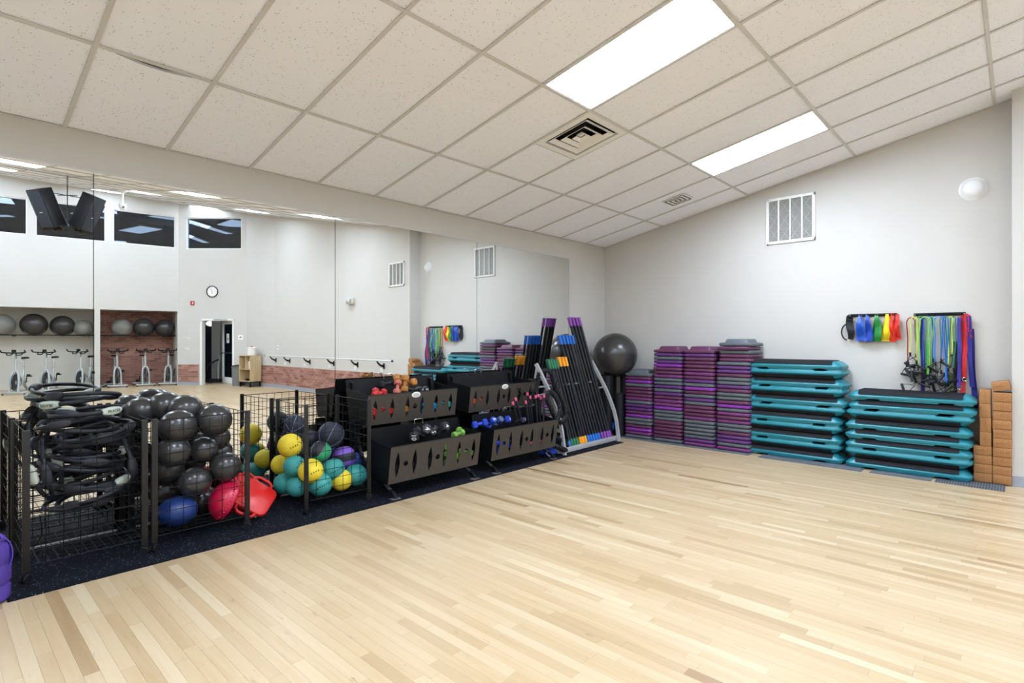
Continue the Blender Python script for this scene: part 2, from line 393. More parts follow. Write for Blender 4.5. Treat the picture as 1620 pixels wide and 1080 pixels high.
# angled door wall: from corner to the back wall, door opening left out
A0 = Vector((-.53, -12.85)); A1 = Vector((-1.97, -14.42)); AD = (A1 - A0).normalized(); ALEN = (A1 - A0).length
def ang(s, off=0): p = A0 + AD * s + Vector((AD.y, -AD.x)) * -off; return p          # off>0 into the room
AN = Vector((-AD.y, AD.x)) * -1
if AN.dot(Vector((0, 1))) < 0: AN = -AN                                               # points into the room
def ang(s, off=0): return A0 + AD * s + AN * off
DS0 = (Vector((-.786, -13.126)) - A0).dot(AD); DS1 = (Vector((-1.512, -13.907)) - A0).dot(AD)
DTOP = 2.07; WZ0, WZ1 = 4.25, 5.23
WS0 = (Vector((-.638, -12.967)) - A0).dot(AD); WS1 = (Vector((-1.821, -14.24)) - A0).dot(AD)
ang_angle = math.degrees(math.atan2(AD.y, AD.x))
def ang_M(s, off, z): p = ang(s, off); return T(p.x, p.y, z) @ R('Z', ang_angle)
def slab(name, s0, s1, z0, z1, th=.14, m=M_WALL):
    a = [ang(s0), ang(s1), ang(s1, -th), ang(s0, -th)]
    return struct(G().prism([(p.x, p.y) for p in a], z0, z1).obj(name, m))
WT = 6.1
slab('wall_door_side', -.03, DS0, 0, WZ0); slab('wall_door_far', DS1, ALEN + .03, 0, WZ0); slab('wall_over_door', DS0, DS1, DTOP, WZ0)
slab('wall_over_window', -.03, ALEN + .03, WZ1, WT); slab('wall_window_side', -.03, WS0, WZ0, WZ1); slab('wall_window_far', WS1, ALEN + .03, WZ0, WZ1)
# back wall, with two recesses below and three high windows
B0 = A1; BU = Vector((-.989, -.148)).normalized(); BN = Vector((-BU.y, BU.x))
if BN.y < 0: BN = -BN                                                                 # into the room
back_angle = math.degrees(math.atan2(BU.y, BU.x))
def bk(s, off=0): return B0 + BU * s + BN * off
def bslab(name, s0, s1, z0, z1, o0=0, o1=-.14, m=M_WALL, kind=True):
    a = [bk(s0, o0), bk(s1, o0), bk(s1, o1), bk(s0, o1)]
    o = G().prism([(p.x, p.y) for p in a], z0, z1).obj(name, m); return struct(o)
BE = 8.9; ATOP = 2.30; AD_ = 1.05
WIN = [(.09, 1.655), (1.835, 3.375), (3.55, 5.09), (5.27, 6.81)]
bslab('wall_south_band', -.1, BE, ATOP, WZ0 + .02); bslab('wall_south_top', -.1, BE, WZ1 + .02, WT)
prev = -.1
for a, b in WIN: bslab('wall_south_mullion', prev, a, WZ0 + .02, WZ1 + .02); prev = b
bslab('wall_south_mullion', prev, BE, WZ0 + .02, WZ1 + .02)
bslab('wall_south_pier', -.1, .03, 0, ATOP, 0, -AD_); bslab('wall_south_pier', 1.96, 2.09, 0, ATOP, 0, -AD_); bslab('wall_south_pier', 5.6, BE, 0, ATOP, 0, -AD_)
bslab('wall_alcove_soffit', -.1, BE, ATOP, ATOP + .1, -.14, -AD_ - .1)
bslab('wall_alcove_back', 2.0, BE, 0, ATOP, -AD_, -AD_ - .1, M_WALLD)
brickb = bslab('wall_alcove_brick', .0, 2.0, 0, ATOP, -AD_ - .012, -AD_ - .1, M_MORTAR)
g = G(); k = 0; z = .004
while z < ATOP - .05:
    s = .03 - (.104 if k % 2 else 0)
    while s < 1.96:
        a, b = max(.03, s), min(1.96, s + .2)
        if b - a > .02:
            c = bk((a + b) / 2, -AD_ - .004 + random.uniform(-.002, .002)); g.box((0, 0, 0), (b - a, .016, .060), T(c.x, c.y, z + .032) @ R('Z', back_angle))
        s += .21
    z += .070; k += 1
o = g.obj('brick_courses', M_BRICK, brickb); o['kind'] = 'stuff'
wall('wall_west', (XL, MY), (XL, -16.0), .12)
struct(G().box((-5.25, -8, 6.75), (11.2, 16.6, .1)).obj('ceiling_roof_deck', M_PLENUM))
# brick wainscot and grey rubber base round the far corner
def wains(a, b, name='wall_wainscot'):
    a, b = Vector(a), Vector(b); d = (b - a); L = d.length; d.normalize(); angz = math.degrees(math.atan2(d.y, d.x))
    n = Vector((-d.y, d.x))                                # room is left of a->b
    M0 = T(a.x, a.y, 0) @ R('Z', angz)
    w = struct(G().box((L / 2, .012, .373), (L, .024, .547)).obj(name, M_MORTAR, M=M0))
    g = G(); k = 0; z = .10
    while z < .63:
        s = -(.104 if k % 2 else 0)
        while s < L:
            p, q = max(0.004, s), min(L - .004, s + .2)
            if q - p > .02: g.box(((p + q) / 2, .027 + random.uniform(-.001, .001), z + .032), (q - p, .014, .060))
            s += .21
        z += .068; k += 1
    o = g.obj('brick_courses', M_BRICK, w); o['kind'] = 'stuff'
    struct(G().box((L / 2, .014, .05), (L, .028, .1)).obj('baseboard_' + name[5:], M_BASE, M=M0))
wains((-.26, -11.45), (-.26, -5.03), 'wall_wainscot_east'); wains((-.53, -12.85), (-.26, -11.45), 'wall_wainscot_corner')
p, q = ang(DS0 - .05), ang(0.0); wains((p.x, p.y), (q.x, q.y), 'wall_wainscot_door')
p, q = ang(ALEN), ang(DS1 + .05); wains((p.x, p.y), (q.x, q.y), 'wall_wainscot_far')
struct(G().box((-.266, -4.905, .05), (.014, .25, .1)).obj('baseboard_return', M_BASE))
struct(G().box((-.13, -4.774, .05), (.27, .012, .1)).obj('baseboard_alcove', M_BASE))
struct(G().box((-.006, -2.39, .05), (.012, 4.76, .1)).obj('baseboard_east', M_BASE))
struct(G().box((-.47, MY - .006, .05), (.93, .012, .1)).obj('baseboard_north', M_BASE))

# ------------------------------------------------------------------ suspended ceiling
X0 = -.53; PX = .6185; XS = [0.02, X0] + [X0 - PX * k for k in range(1, 18)]
YS = [0.0, -1.01] + [-1.01 - 1.213 * k for k in range(1, 13)]
LCOL = [2, 6, 10, 14]                        # tile columns that hold lamps (between XS[c] and XS[c+1])
LROW = [2, 5, 8, 11]
def ceil_M(x, y, dz=0): return T(x, y, ceil_z(y) + dz) @ R('X', SLA)
ceiling = bpy.data.objects.new('ceiling', None); COL.objects.link(ceiling); ceiling['kind'] = 'structure'
def inside(x, y):
    if x > .1: return False
    if y < -4.85 and x > -.2: return False
    if (Vector((x, y)) - A0).dot(AN) < -.3 and x > -2: return False
    if (Vector((x, y)) - B0).dot(BN) < -.3: return False
    return True
tm = {}
def tile_mesh(w, l):
    k = (round(w, 3), round(l, 3))
    if k not in tm: tm[k] = G().box((0, 0, .014), (w - .006, l - .006, .016)).mesh('ceiling_tile', M_TILE)
    return tm[k]
SAG = None
for c in range(len(XS) - 1):
    for r in range(len(YS) - 1):
        xa, xb, ya, yb = XS[c], XS[c + 1], YS[r], YS[r + 1]
        if c in LCOL and r in LROW: continue
        if not any(inside(u, v) for u in (xa - .05, xb + .05) for v in (ya - .05, yb + .05)): continue
        cx, cy = (xa + xb) / 2, (ya + yb) / 2; w, l = xa - xb, (ya - yb) * NS
        if c == 10 and r == 0:                # the warped tile: its far edge has shrunk away from the bar
            n = 20; top = [(-w / 2 + .004 + (w - .008) * i / n, -l / 2 + .004 + .058 * math.sin(PI * min(1, max(0, (i / n - .04) / .9))) ** .8) for i in range(n + 1)]
            link('ceiling_tile', G().prism(top + [(w / 2 - .004, l / 2 - .004), (-w / 2 + .004, l / 2 - .004)], .006, .022).mesh('ceiling_tile_warped', M_TILE), ceiling, ceil_M(cx, cy)); continue
        if c == 5 and r == 1:                 # half tile behind the big diffuser
            yc = ya - .592; cy = (ya + yc) / 2; l = (ya - yc) * NS
        if c == 2 and r == 0: pass
        link('ceiling_tile', tile_mesh(w, l), ceiling, ceil_M(cx, cy))
tee = mat('x', (1, 1, 1)) if 0 else M_TEE
yl = -15.6
ml = G().box((0, 0, -.002), (.025, abs(yl) * NS, .006)).box((0, 0, .016), (.004, abs(yl) * NS, .03)).mesh('tee_bar', M_TEE)
for x in XS[1:-1]: link('tee_bar', ml, ceiling, ceil_M(x, yl / 2))
mc = G().box((0, 0, -.0022), (abs(XL) + .0, .025, .006)).box((0, 0, .016), (abs(XL), .004, .03)).mesh('cross_tee', M_TEE)
for y in YS[1:]: link('cross_tee', mc, ceiling, ceil_M(XL / 2, y))
link('wall_angle', G().box((0, -.009, -.002), (abs(XL), .018, .004)).mesh('wall_angle', M_TEE), ceiling, ceil_M(XL / 2, MY))
link('wall_angle', G().box((-.009, 0, -.002), (.018, 4.78 * NS, .004)).mesh('wall_angle', M_TEE), ceiling, ceil_M(0, -2.39))
# lamps
def make_lamp():
    t = thing('ceiling_light', '', 'light'); w, l = PX - .03, 1.213 * NS - .03
    g = G()
    for s in (-1, 1): g.box((s * (w / 2 - .004), 0, .012), (.008, l, .03)); g.box((0, s * (l / 2 - .004), .012), (w, .008, .03))
    g.box((0, 0, .04), (w, l, .01)); g.obj('light_frame', M_WHITE, t)
    G().box((0, 0, .008), (w - .016, l - .016, .006)).obj('diffuser', M_LIGHT, t); return t
lampf = Maker(make_lamp)
cn = ['column next to the right wall', 'second column from the right wall', 'third column from the right wall', 'leftmost column over the mirror end']
rn = ['row nearest the mirror wall', 'second row out from the mirror', 'third row out from the mirror', 'row nearest the high windows']
for i, c in enumerate(LCOL):
    for j, r in enumerate(LROW):
        lampf('white ceiling light panel, %s, %s' % (cn[i], rn[j]), ceil_M((XS[c] + XS[c + 1]) / 2, (YS[r] + YS[r + 1]) / 2), 'recessed ceiling light panels')
# large square louvred diffuser
def make_diffuser(size):
    t = thing('air_diffuser', '', 'vent'); h = size / 2
    def ring(a, za, b, zb): return [[(sx * a, sy * a, za) for sx, sy in ((-1, -1), (1, -1), (1, 1), (-1, 1))], [(sx * b, sy * b, zb) for sx, sy in ((-1, -1), (1, -1), (1, 1), (-1, 1))]]
    g = G(); o, i = ring(h, 0, h * .80, .0); a = [(x, y, -.006) for x, y, z in o]; b = [(x, y, -.006) for x, y, z in i]; c = [(x, y, .02) for x, y, z in i]; d = [(x, y, .02) for x, y, z in o]
    g.loft([a, b, c, d], False, closed=True); g.obj('diffuser_frame', M_WHITE, t)
    for k, (p, q) in enumerate(((.72, .58), (.46, .33), (.21, .11))):
        o, i = ring(h * p, -.004, h * q, .018); g = G(); g.loft([o, i, [(x, y, z + .004) for x, y, z in i], [(x, y, z + .004) for x, y, z in o]], False, closed=True)
        g.obj('louver', M_WHITE, t)
    G().box((0, 0, .03), (h * .2, h * .2, .006)).obj('center_plate', M_WHITE, t)
    G().box((0, 0, .20), (size * .96, size * .96, .01)).obj('duct_back', M_PLENUM, t)
    return t
df = Maker(lambda: make_diffuser(.60))
df('large square louvred air diffuser beside the long light panel', ceil_M((XS[5] + XS[6]) / 2, -1.918, -.002), 'ceiling diffusers')
df('square louvred air diffuser beyond the middle lights, seen in the mirror', ceil_M(-3.9, -7.68, -.004), 'ceiling diffusers')
df('square louvred air diffuser near the high windows, seen in the mirror', ceil_M(-3.95, -10.1, -.004), 'ceiling diffusers')
# small slotted register near the right wall
t = thing('ceiling_register', 'small square slotted register in the ceiling above the riser stacks', 'vent', ceil_M(-.85, -1.03 - .62, -.010))
G().box((0, 0, .002), (.30, .30, .006)).obj('register_plate', M_WHITE, t)
for a in (.12, .075, .03):
    g = G()
    for s in (-1, 1): g.box((s * a, 0, -.002), (.012, a * 2 + .012, .004)); g.box((0, s * a, -.002), (a * 2 + .012, .012, .004))
    g.obj('slot', M_PLENUM, t)

# ------------------------------------------------------------------ mirrors
MX = [-.95, -2.806, -4.682, -6.554, -8.42, -10.29]
mn = ['rightmost wall mirror, ending beside the leaning exercise bars', 'second wall mirror from the right, behind the right dumbbell rack', 'wall mirror behind the left dumbbell rack and ball cart',
      'wall mirror behind the carts of rings and black balls', 'leftmost wall mirror panel, cut by the edge of the photo']
for i in range(5):
    a, b = MX[i], MX[i + 1]; w = a - b - .005
    o = G().box((0, 0, 0), (w, .005, 2.575)).obj('wall_mirror', M_MIRROR, M=T((a + b) / 2, .0025, .02 + 2.575 / 2)); tag(o, mn[i], 'mirror', 'mirror panels')
struct(G().box(((MX[0] + MX[-1]) / 2, .003, 2.601), (MX[0] - MX[-1] + .006, .014, .012)).obj('trim_1', M_LGREY))
struct(G().box(((MX[0] + MX[-1]) / 2, .000, .013), (MX[0] - MX[-1] + .006, .02, .012)).obj('trim_2', M_LGREY))
for i in range(5): struct(G().box((MX[i], .006, 1.3), (.009, .006, 2.57)).obj('trim_3', M_BLACK))

# ------------------------------------------------------------------ high windows, door, spaces beyond
def window(i, M, w, h):
    fr = thing('window_%d' % i, '', 'window', M); del fr['label']; del fr['category']; fr['kind'] = 'structure'
    g = G()
    for s in (-1, 1): g.box((s * (w / 2 - .012), 0, 0), (.024, .1, h)); g.box((0, 0, s * (h / 2 - .012)), (w, .1, .024))
    g.obj('window_frame', M_WHITE, fr); G().box((0, 0, 0), (w - .04, .006, h - .04)).obj('window_pane', M_GLASS, fr)
for i, (a, b) in enumerate(WIN):
    c = bk((a + b) / 2, -.07); window(i + 2, T(c.x, c.y, (WZ0 + WZ1) / 2 + .02) @ R('Z', back_angle), b - a, WZ1 - WZ0)
c = ang((WS0 + WS1) / 2, -.07); window(1, T(c.x, c.y, (WZ0 + WZ1) / 2) @ R('Z', ang_angle), WS1 - WS0, WZ1 - WZ0)
M_GYM = mat('gym_wall', (60, 72, 100), .85, var=.05, scale=2); M_GYMD = mat('gym_dark', (40, 46, 60), .8, var=.08, scale=2)
# dark training floor beyond the glass, lit by a few of its own strip lamps
gq = [ang(-.6, -.16), ang(ALEN + .05, -.16), bk(BE, -.16), bk(BE, -9), Vector((4.5, -23))]
gy = struct(G().box((-2.0, -22.5, 6.9), (23, 19, .1)).obj('ceiling_gym', M_GYMD))
struct(G().box((-3.5, -20.5, 3.0), (.1, .1, .1)).obj('trim_4', M_GYMD)) if 0 else None
struct(G().box((-3.5, -31.6, 3.4), (26, .2, 7)).obj('wall_gym_far', M_GYM)); struct(G().box((9.4, -22, 3.4), (.2, 20, 7)).obj('wall_gym_right', M_GYM)); struct(G().box((-13.6, -23.5, 3.4), (.2, 17, 7)).obj('wall_gym_left', M_GYM))
struct(G().box((-2.0, -24, -.06), (23, 16, .1)).obj('floor_gym', M_GYMD))
struct(G().box((2.3, -14.5, -.065), (4.2, 7.0, .1)).obj('floor_hall', M_GYMD)); 
def gymlamp(label, x, y, z, w, l, a):
    t = thing('strip_light', label, 'light', T(x, y, z) @ R('Z', a), 'gym strip lights'); G().box((0, 0, .03), (w, l, .05)).obj('light_frame', M_WHITE, t); G().box((0, 0, 0), (w - .03, l - .03, .012)).obj('diffuser', M_LIGHT2, t)
GL = [((300, 351), (362, 370), .35), ((291, 371), (326, 384), .35), ((360, 358), (384, 350), .9), ((205, 367), (240, 360), .9), ((243, 352), (277, 340), 1.1), ((84, 353), (116, 357), .7), ((140, 342), (166, 333), 1.2), ((0, 340), (12, 343), .6)]
for i, (a, b, w) in enumerate(GL):
    A, B = in_mirror(*a, z=6.35), in_mirror(*b, z=6.35); d = B - A
    gymlamp('gym strip light beyond the high windows, %s counted from the window over the door' % ORD[i + 1], (A.x + B.x) / 2, (A.y + B.y) / 2, 6.35, d.length, w, math.degrees(math.atan2(d.y, d.x)))
def pipe(label, a, b, r): 
    g = G().cyl(a, b, r, n=12); return tag(g.obj('ceiling_duct', mat('duct_metal', (92, 100, 116), .5, var=.05), smooth=True), label, 'duct', 'gym ducts')
pipe('grey round duct running behind the high windows', (-9, -17.4, 5.6), (-.6, -16.9, 5.5), .11); pipe('grey duct beyond the window over the door', (-.2, -15.6, 5.3), (2.2, -17.6, 5.9), .09)
# hall behind the open door
struct(G().box((.95, -15.2, 1.7), (.1, 3.4, 3.4)).obj('wall_hall', M_GYM)) if 0 else None
def hslab(name, s0, s1, o0, o1, z0, z1, m): return struct(G().prism([(p.x, p.y) for p in (ang(s0, o0), ang(s1, o0), ang(s1, o1), ang(s0, o1))], z0, z1).obj(name, m))
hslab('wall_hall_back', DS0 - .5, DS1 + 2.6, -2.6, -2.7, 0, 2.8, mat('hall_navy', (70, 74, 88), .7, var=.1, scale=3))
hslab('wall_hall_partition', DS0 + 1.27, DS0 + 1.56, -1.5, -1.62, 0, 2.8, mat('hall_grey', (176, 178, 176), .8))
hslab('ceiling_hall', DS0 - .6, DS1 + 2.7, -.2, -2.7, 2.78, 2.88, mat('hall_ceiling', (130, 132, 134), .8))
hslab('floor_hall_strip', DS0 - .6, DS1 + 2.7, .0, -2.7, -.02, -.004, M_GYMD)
c = ang(DS0 + 2.20, -2.585); t = thing('hall_wall_light', 'white oval wall light in the hall seen through the open door', 'light', T(c.x, c.y, 2.0) @ R('Z', ang_angle))
sgn = 1 if (Matrix.Rotation(math.radians(ang_angle), 2) @ Vector((0, 1))).dot(AN) > 0 else -1
G().lathe([(.16, .0), (.15, .05), (.10, .09), (.02, .10)], 24, R('X', -90 * sgn) @ Matrix.Diagonal((1, .6, 1, 1))).obj('light_shade', emis('hall_lamp', (255, 250, 240), 1.6), t, smooth=True)
G().lathe([(.175, -.012), (.175, .0), (.16, .006)], 24, R('X', -90 * sgn) @ Matrix.Diagonal((1, .62, 1, 1))).obj('light_base', M_LGREY, t)
c = ang(DS0 + .9, -1.0); t = thing('ceiling_light', 'added unseen ceiling panel brightening the hall beyond the open door', 'light', T(c.x, c.y, 2.765) @ R('Z', ang_angle)); G().box((0, 0, .004), (.6, .6, .012)).obj('light_frame', M_WHITE, t); G().box((0, 0, -.004), (.56, .56, .006)).obj('diffuser', emis('hall_fill_panel', (250, 250, 255), 5), t)  # unseen panel, added to brighten the hall behind the door
# door frame and leaf
dfr = bpy.data.objects.new('door_1', None); COL.objects.link(dfr); dfr['kind'] = 'structure'
dfr.matrix_basis = ang_M((DS0 + DS1) / 2, -.06, 0); DW = DS1 - DS0
g = G()
for s in (-1, 1): g.box((s * (DW / 2 - .03), 0, DTOP / 2), (.06, .18, DTOP))
g.box((0, 0, DTOP - .03), (DW, .18, .06)); g.obj('door_frame', M_WHITE, dfr)
leaf = thing('glass_door', 'white framed glass door standing open in the angled brick corner', 'door', ang_M(DS0 + .07, -.14, .01) @ R('Z', 0))
LW = DW - .13
# opens outward about the jamb nearest the cabinet
dirn = -1 if Vector((math.cos(math.radians(ang_angle + 60)), math.sin(math.radians(ang_angle + 60)))).dot(AN) > 0 else 1
leaf.matrix_basis = ang_M(DS0 + .07, -.14, .01) @ R('Z', 41 * dirn)
g = G()
for a in (.05, LW - .05): g.box((a, 0, 1.0), (.1, .045, 2.0))
g.box((LW / 2, 0, .1), (LW, .045, .2)); g.box((LW / 2, 0, 1.95), (LW, .045, .1)); g.obj('door_rails', M_WHITE, leaf, bev=.004)
G().box((LW / 2, 0, 1.05), (LW - .2, .008, 1.7)).obj('door_pane', M_DGLASS, leaf)
G().cyl((.05, .06, .98), (LW - .05, .06, .98), .014, n=10).cyl((.05, 0, .98), (.05, .06, .98), .01, n=8).cyl((LW - .05, 0, .98), (LW - .05, .06, .98), .01, n=8).cyl((.05, -.06, .98), (LW - .05, -.06, .98), .014, n=10).obj('push_bar', M_CHROME, leaf, smooth=True)
o = G().box((LW * .55, 0, 1.45), (.2, .014, .3)).obj('paper_notice', M_WHITE, leaf)
G().box((LW * .55, 0, 1.43), (.05, .017, .07)).obj('notice_print', M_PLENUM, o)
cl = thing('door_closer', 'grey door closer arm above the glass door', 'door closer', ang_M(DS0 + .42, .045, DTOP - .005)); G().box((0, 0, 0), (.42, .05, .055)).obj('closer_body', M_LGREY, cl, bev=.006); G().box((.1, -.03, .0), (.25, .02, .02)).obj('closer_arm', M_LGREY, cl)
# ================================================================== RIGHT WALL
tag(G().box((0, 0, 0), (6.2, .87, .008)).obj('rubber_mat', M_MAT, M=T(-3.97, -.435, .004)), 'long black speckled rubber mat under the carts and racks', 'mat')
def ribmat(label, x0, y0, y1, x1=-.02, dots=False):
    t = thing('floor_mat', label, 'mat', T((x0 + x1) / 2, (y0 + y1) / 2, 0), 'thin grey mats under the stacks'); w, l = abs(x1 - x0), abs(y0 - y1)
    G().box((0, 0, .003), (w, l, .006)).obj('mat_base', M_GREYMAT, t); g = G(); n = int(l / .02)
    for i in range(n): g.box((0, -l / 2 + (i + .5) * l / n, .007), (w, .009, .003))
    o = g.obj('mat_ribs', mat('grey_rubber_dark', (62, 66, 72), .8) if dots else M_GREYMAT, t); o['kind'] = 'stuff'
ribmat('grey ribbed mat strip under the four riser stacks', -.575, -.47, -2.42)
ribmat('grey ribbed mat strip under the taller teal step stack', -.60, -2.54, -3.60)
ribmat('short grey ribbed mat strip under the lower teal step stack', -.585, -3.67, -4.19)
ribmat('dark dotted mat strip under the cork blocks', -.59, -4.22, -4.735, dots=True)
# risers
PIT = .0487; MT = .009
def riser_mesh(top):
    g = G(); w, d = .425, .43
    R_ = [rr(d - .06, w - .06, .03, .0005), rr(d - .06, w - .06, .03, .004), rr(d - .016, w - .016, .04, .0055), rr(d - .004, w - .004, .045, .010), rr(d, w, .05, .017), rr(d, w, .05, .032), rr(d - .004, w - .004, .045, .038), rr(d - .018, w - .018, .045, .0425), rr(d - .07, w - .07, .03, .0435), rr(d - .07, w - .07, .03, .0475)]
    if top: R_ += [rr(d - .09, w - .12, .04, .0476), rr(d - .12, w - .15, .04, .086), rr(d - .14, w - .17, .035, .092)]
    return g.loft(R_)
rmesh = {}
def riser(col, top, M, label):
    k = (col, top)
    if k not in rmesh: rmesh[k] = riser_mesh(top).mesh('step_riser', RISER[col], True, 50)
    o = link('step_riser', rmesh[k], None, M)
    return tag(o, label, 'riser', 'stacked step risers')
key = dict(g='grey', m='maroon', p='plum', v='violet', b='bright purple')
stacks = [('gmbgmmmpgvvmbggmbpg', -.862, -.28, 'shortest stack, by the black ball'), ('mvgvbmmpggvgvmppbgggmmmmmg', -1.310, -.27, 'second stack from the ball'),
          ('mvmmmmpmvgbmgvgmmmpgggggvpg'[:26], -1.752, -.27, 'third stack from the ball'), ('gmgmmgvvmggvmggmbgpmpggmvvgp', -2.195, -.265, 'tallest stack beside teal steps')]
rs = random.Random(5)
for seq, y, x, nm in stacks:
    n = len(seq)
    for i, ch in enumerate(seq):
        k = n - 1 - i; top = i == 0
        lab = '%s plastic riser, %s of the %s' % (key[ch], 'topmost' if top else 'bottom one' if k == 0 else ORD[i + 1] + ' from top', nm)
        off = .05 if (nm.startswith('tallest') and i in (0, 2, 3, 4)) else 0
        M = T(x + rs.uniform(-.004, .004) + off * .4, y + rs.uniform(-.004, .004) - off * .5, MT + k * PIT)
        riser(key[ch], top, M, lab)
# full-size steps
def make_step():
    t = thing('aerobic_step', '', 'step'); L, W = 1.085, .40
    prof = [(L - .05, W - .05, .05, .012), (L - .012, W - .012, .06, .016), (L, W, .065, .026), (L, W, .065, .044), (L - .02, W - .012, .06, .052), (L - .115, W - .075, .05, .092), (L - .13, W - .09, .045, .0965), (L - .16, W - .12, .04, .098)]
    G().loft([rr(w, l, r, z) for l, w, r, z in prof]).obj('body', M_TEAL, t, smooth=True, ang=35)
    for sy in (-1, 1): G().loft([rr(W - .03, .15, .03, 0, cy=sy * (L / 2 - .10)), rr(W - .022, .16, .03, .018, cy=sy * (L / 2 - .10))]).obj('foot', M_TEAL, t, smooth=True)
    G().loft([rr(W - .02, .50, .02, 0.002), rr(W - .014, .52, .02, .018)]).obj('center_foot', M_TEAL, t, smooth=True)
    g = G(); l2, w2 = L - .20, W - .10
    g.box((0, 0, .1005), (w2, l2, .006))
    for s in (-1, 1):                                       # the rubber wraps down over the long edges
        g.loft([[(s * (w2 / 2 - .002), y, .1030), (s * (W / 2 - .027), y, .1005), (s * (W / 2 - .001), y, .064), (s * (W / 2 - .008), y, .064), (s * (W / 2 - .032), y, .094), (s * (w2 / 2 - .002), y, .098)] for y in (-l2 / 2, l2 / 2)])
    n = 15
    for i in range(n): g.box((-w2 / 2 + (i + .5) * w2 / n, 0, .1045), (w2 / n * .55, l2, .002))
    g.obj('tread_mat', M_RIBBLK, t); return t
step = Maker(make_step)
SP = .1055
def stack(seq, x, y, nm, sh):
    n = len(seq); z = MT + .002
    for k in range(n):
        ch = seq[n - 1 - k]; i = n - 1 - k; dx, dy = sh[i % len(sh)]
        M = T(x + dx, y + dy, z + (.0 if ch == 'u' else SP)) @ (R('Y', 180) if ch == 'd' else Matrix.Identity(4))
        pos = 'topmost' if i == 0 else 'bottom one' if k == 0 else ORD[i + 1] + ' from the top'
        step('teal step with black tread, %s, %s of the %s' % ('upright' if ch == 'u' else 'upside down', pos, nm), M, 'full-size teal steps'); z += SP + .0005
stack('ududududu' + 'du', -.22, -2.868, 'taller teal stack', [(0, .0), (0, -.012), (.01, -.045), (0, -.022), (.01, -.06), (.01, -.035), (0, .0), (0, .0), (0, -.01), (0, .0), (0, -.01)]) if 0 else None
SP = .1045
stack('udududududu', -.215, -2.84, 'taller teal stack', [(0, .0), (0, -.012), (.012, -.03), (0, -.018), (.01, -.05), (.01, -.03), (0, .005), (0, .005), (0, .0), (0, .005), (0, -.008)])
SP = .1055
stack('uuduuudu', -.245, -3.955, 'lower teal stack', [(0, -.03), (0, -.03), (0, -.012), (0, .0), (.0, .0), (0, .0), (0, .0), (0, .0)])
# cork blocks
def make_block():
    t = thing('cork_block', '', 'yoga block')
    G().box((0, 0, 0), (.222, .137, .0865)).obj('body', M_CORK, t, bev=.006, seg=2)
    g = G(); g.tube([(-.1116, .012 * math.cos(a), .012 * math.sin(a)) for a in [2 * PI * i / 16 for i in range(16)]], .0009, 4, True)
    for s in (-1, 1): g.box((-.1114, s * .034, 0), (.0008, .036, .0022))
    g.obj('printed_mark', M_CORKD, t); return t
blk = Maker(make_block)
bx = -.20; bz = .0885
for k in range(10): blk('cork yoga block lying flat, %s in the column by the wall edge' % ('bottom one' if k == 0 else ORD[k + 1] + ' from the floor'), T(bx + rs.uniform(-.012, .012), -4.711 + rs.uniform(-.002, .002), MT + .001 + .0433 + k * bz) @ R('Z', rs.uniform(-1, 1)), 'cork yoga blocks')
blk('tilted cork yoga block perched on top of the right-hand column', T(bx, -4.702, MT + .044 + 10 * bz + .018) @ R('X', -12.5), 'cork yoga blocks')
for k in range(4): blk('cork yoga block lying flat, %s in the column by the steps' % ('bottom one' if k == 0 else ORD[k + 1] + ' from the floor'), T(bx, -4.569 + rs.uniform(-.002, .002), MT + .0443 + k * bz), 'cork yoga blocks')
for k in range(4): blk('cork yoga block stood on edge, %s of four upright ones in the left-hand column' % ('lowest', 'second', 'third', 'topmost')[k], T(bx, -4.589 + (.004 if k > 1 else 0), MT + .001 + 4 * bz + .069 + k * .138) @ R('X', 90), 'cork yoga blocks')
# return-air grilles
def grille(label, M, w, h, cross):
    t = thing('return_air_grille', label, 'vent', M, 'wall return-air grilles'); g = G()
    for s in (-1, 1): g.box((s * (w / 2 - .016), -.008, 0), (.032, .022, h)); g.box((0, -.008, s * (h / 2 - .016)), (w, .022, .032))
    g.obj('grille_frame', M_WHITE, t)
    for k in (-1, 0, 1): G().box((k * w / 4 * .96, -.007, 0), (.016, .02, h - .05)).obj('mullion', M_WHITE, t)
    n = 46; g = G(); rows = []
    for i in range(2 * n + 1): rows.append((-h / 2 + .02 + (h - .04) * i / (2 * n), .004 if i % 2 else -.003))
    g.strip([(-w / 2 + .02, y, z) for z, y in rows], [(w / 2 - .02, y, z) for z, y in rows]); g.obj('pleated_filter', M_PLEAT, t)
    if cross:
        g = G(); cw = (w - .064) / 4 * .98; 
        for k in range(4):
            xa = -w / 2 + .032 + k * cw * 1.0; xb = xa + cw; m = 3
            for j in range(m):
                za = -h / 2 + .03 + (h - .06) * j / m; zb = za + (h - .06) / m
                for p, q in (((xa, za), (xb, zb)), ((xb, za), (xa, zb))): g.cyl((p[0], -.006, p[1]), (q[0], -.006, q[1]), .0018, n=4)
        g.obj('wire_support', M_LGREY, t)
    return t
# local -y faces the room; wall faces -x
WX = R('Z', -90)
grille('white return-air grille high on the right wall above the riser stacks', T(-.003, -2.735, 2.912) @ WX, .563, .578, True)
grille('white return-air grille high on the side wall seen in the mirror', T(-.263, -5.258, 2.858) @ WX, .57, .53, False)
t = thing('wall_dome_light', 'white rounded plastic dome fixture high at the right end of wall', 'fixture', T(0, -4.483, 2.962) @ R('Y', -90))
G().lathe([(.112, 0), (.112, .014), (.106, .016), (.10, .02), (.086, .045), (.06, .062), (.03, .069), (.004, .07)], 28).obj('dome', mat('opal_plastic', (226, 226, 226), .25, spec=.6, var=.01), t, smooth=True, ang=50)
G().lathe([(.118, 0), (.118, .006), (.11, .010)], 28).obj('base_ring', M_WHITE, t, smooth=True)
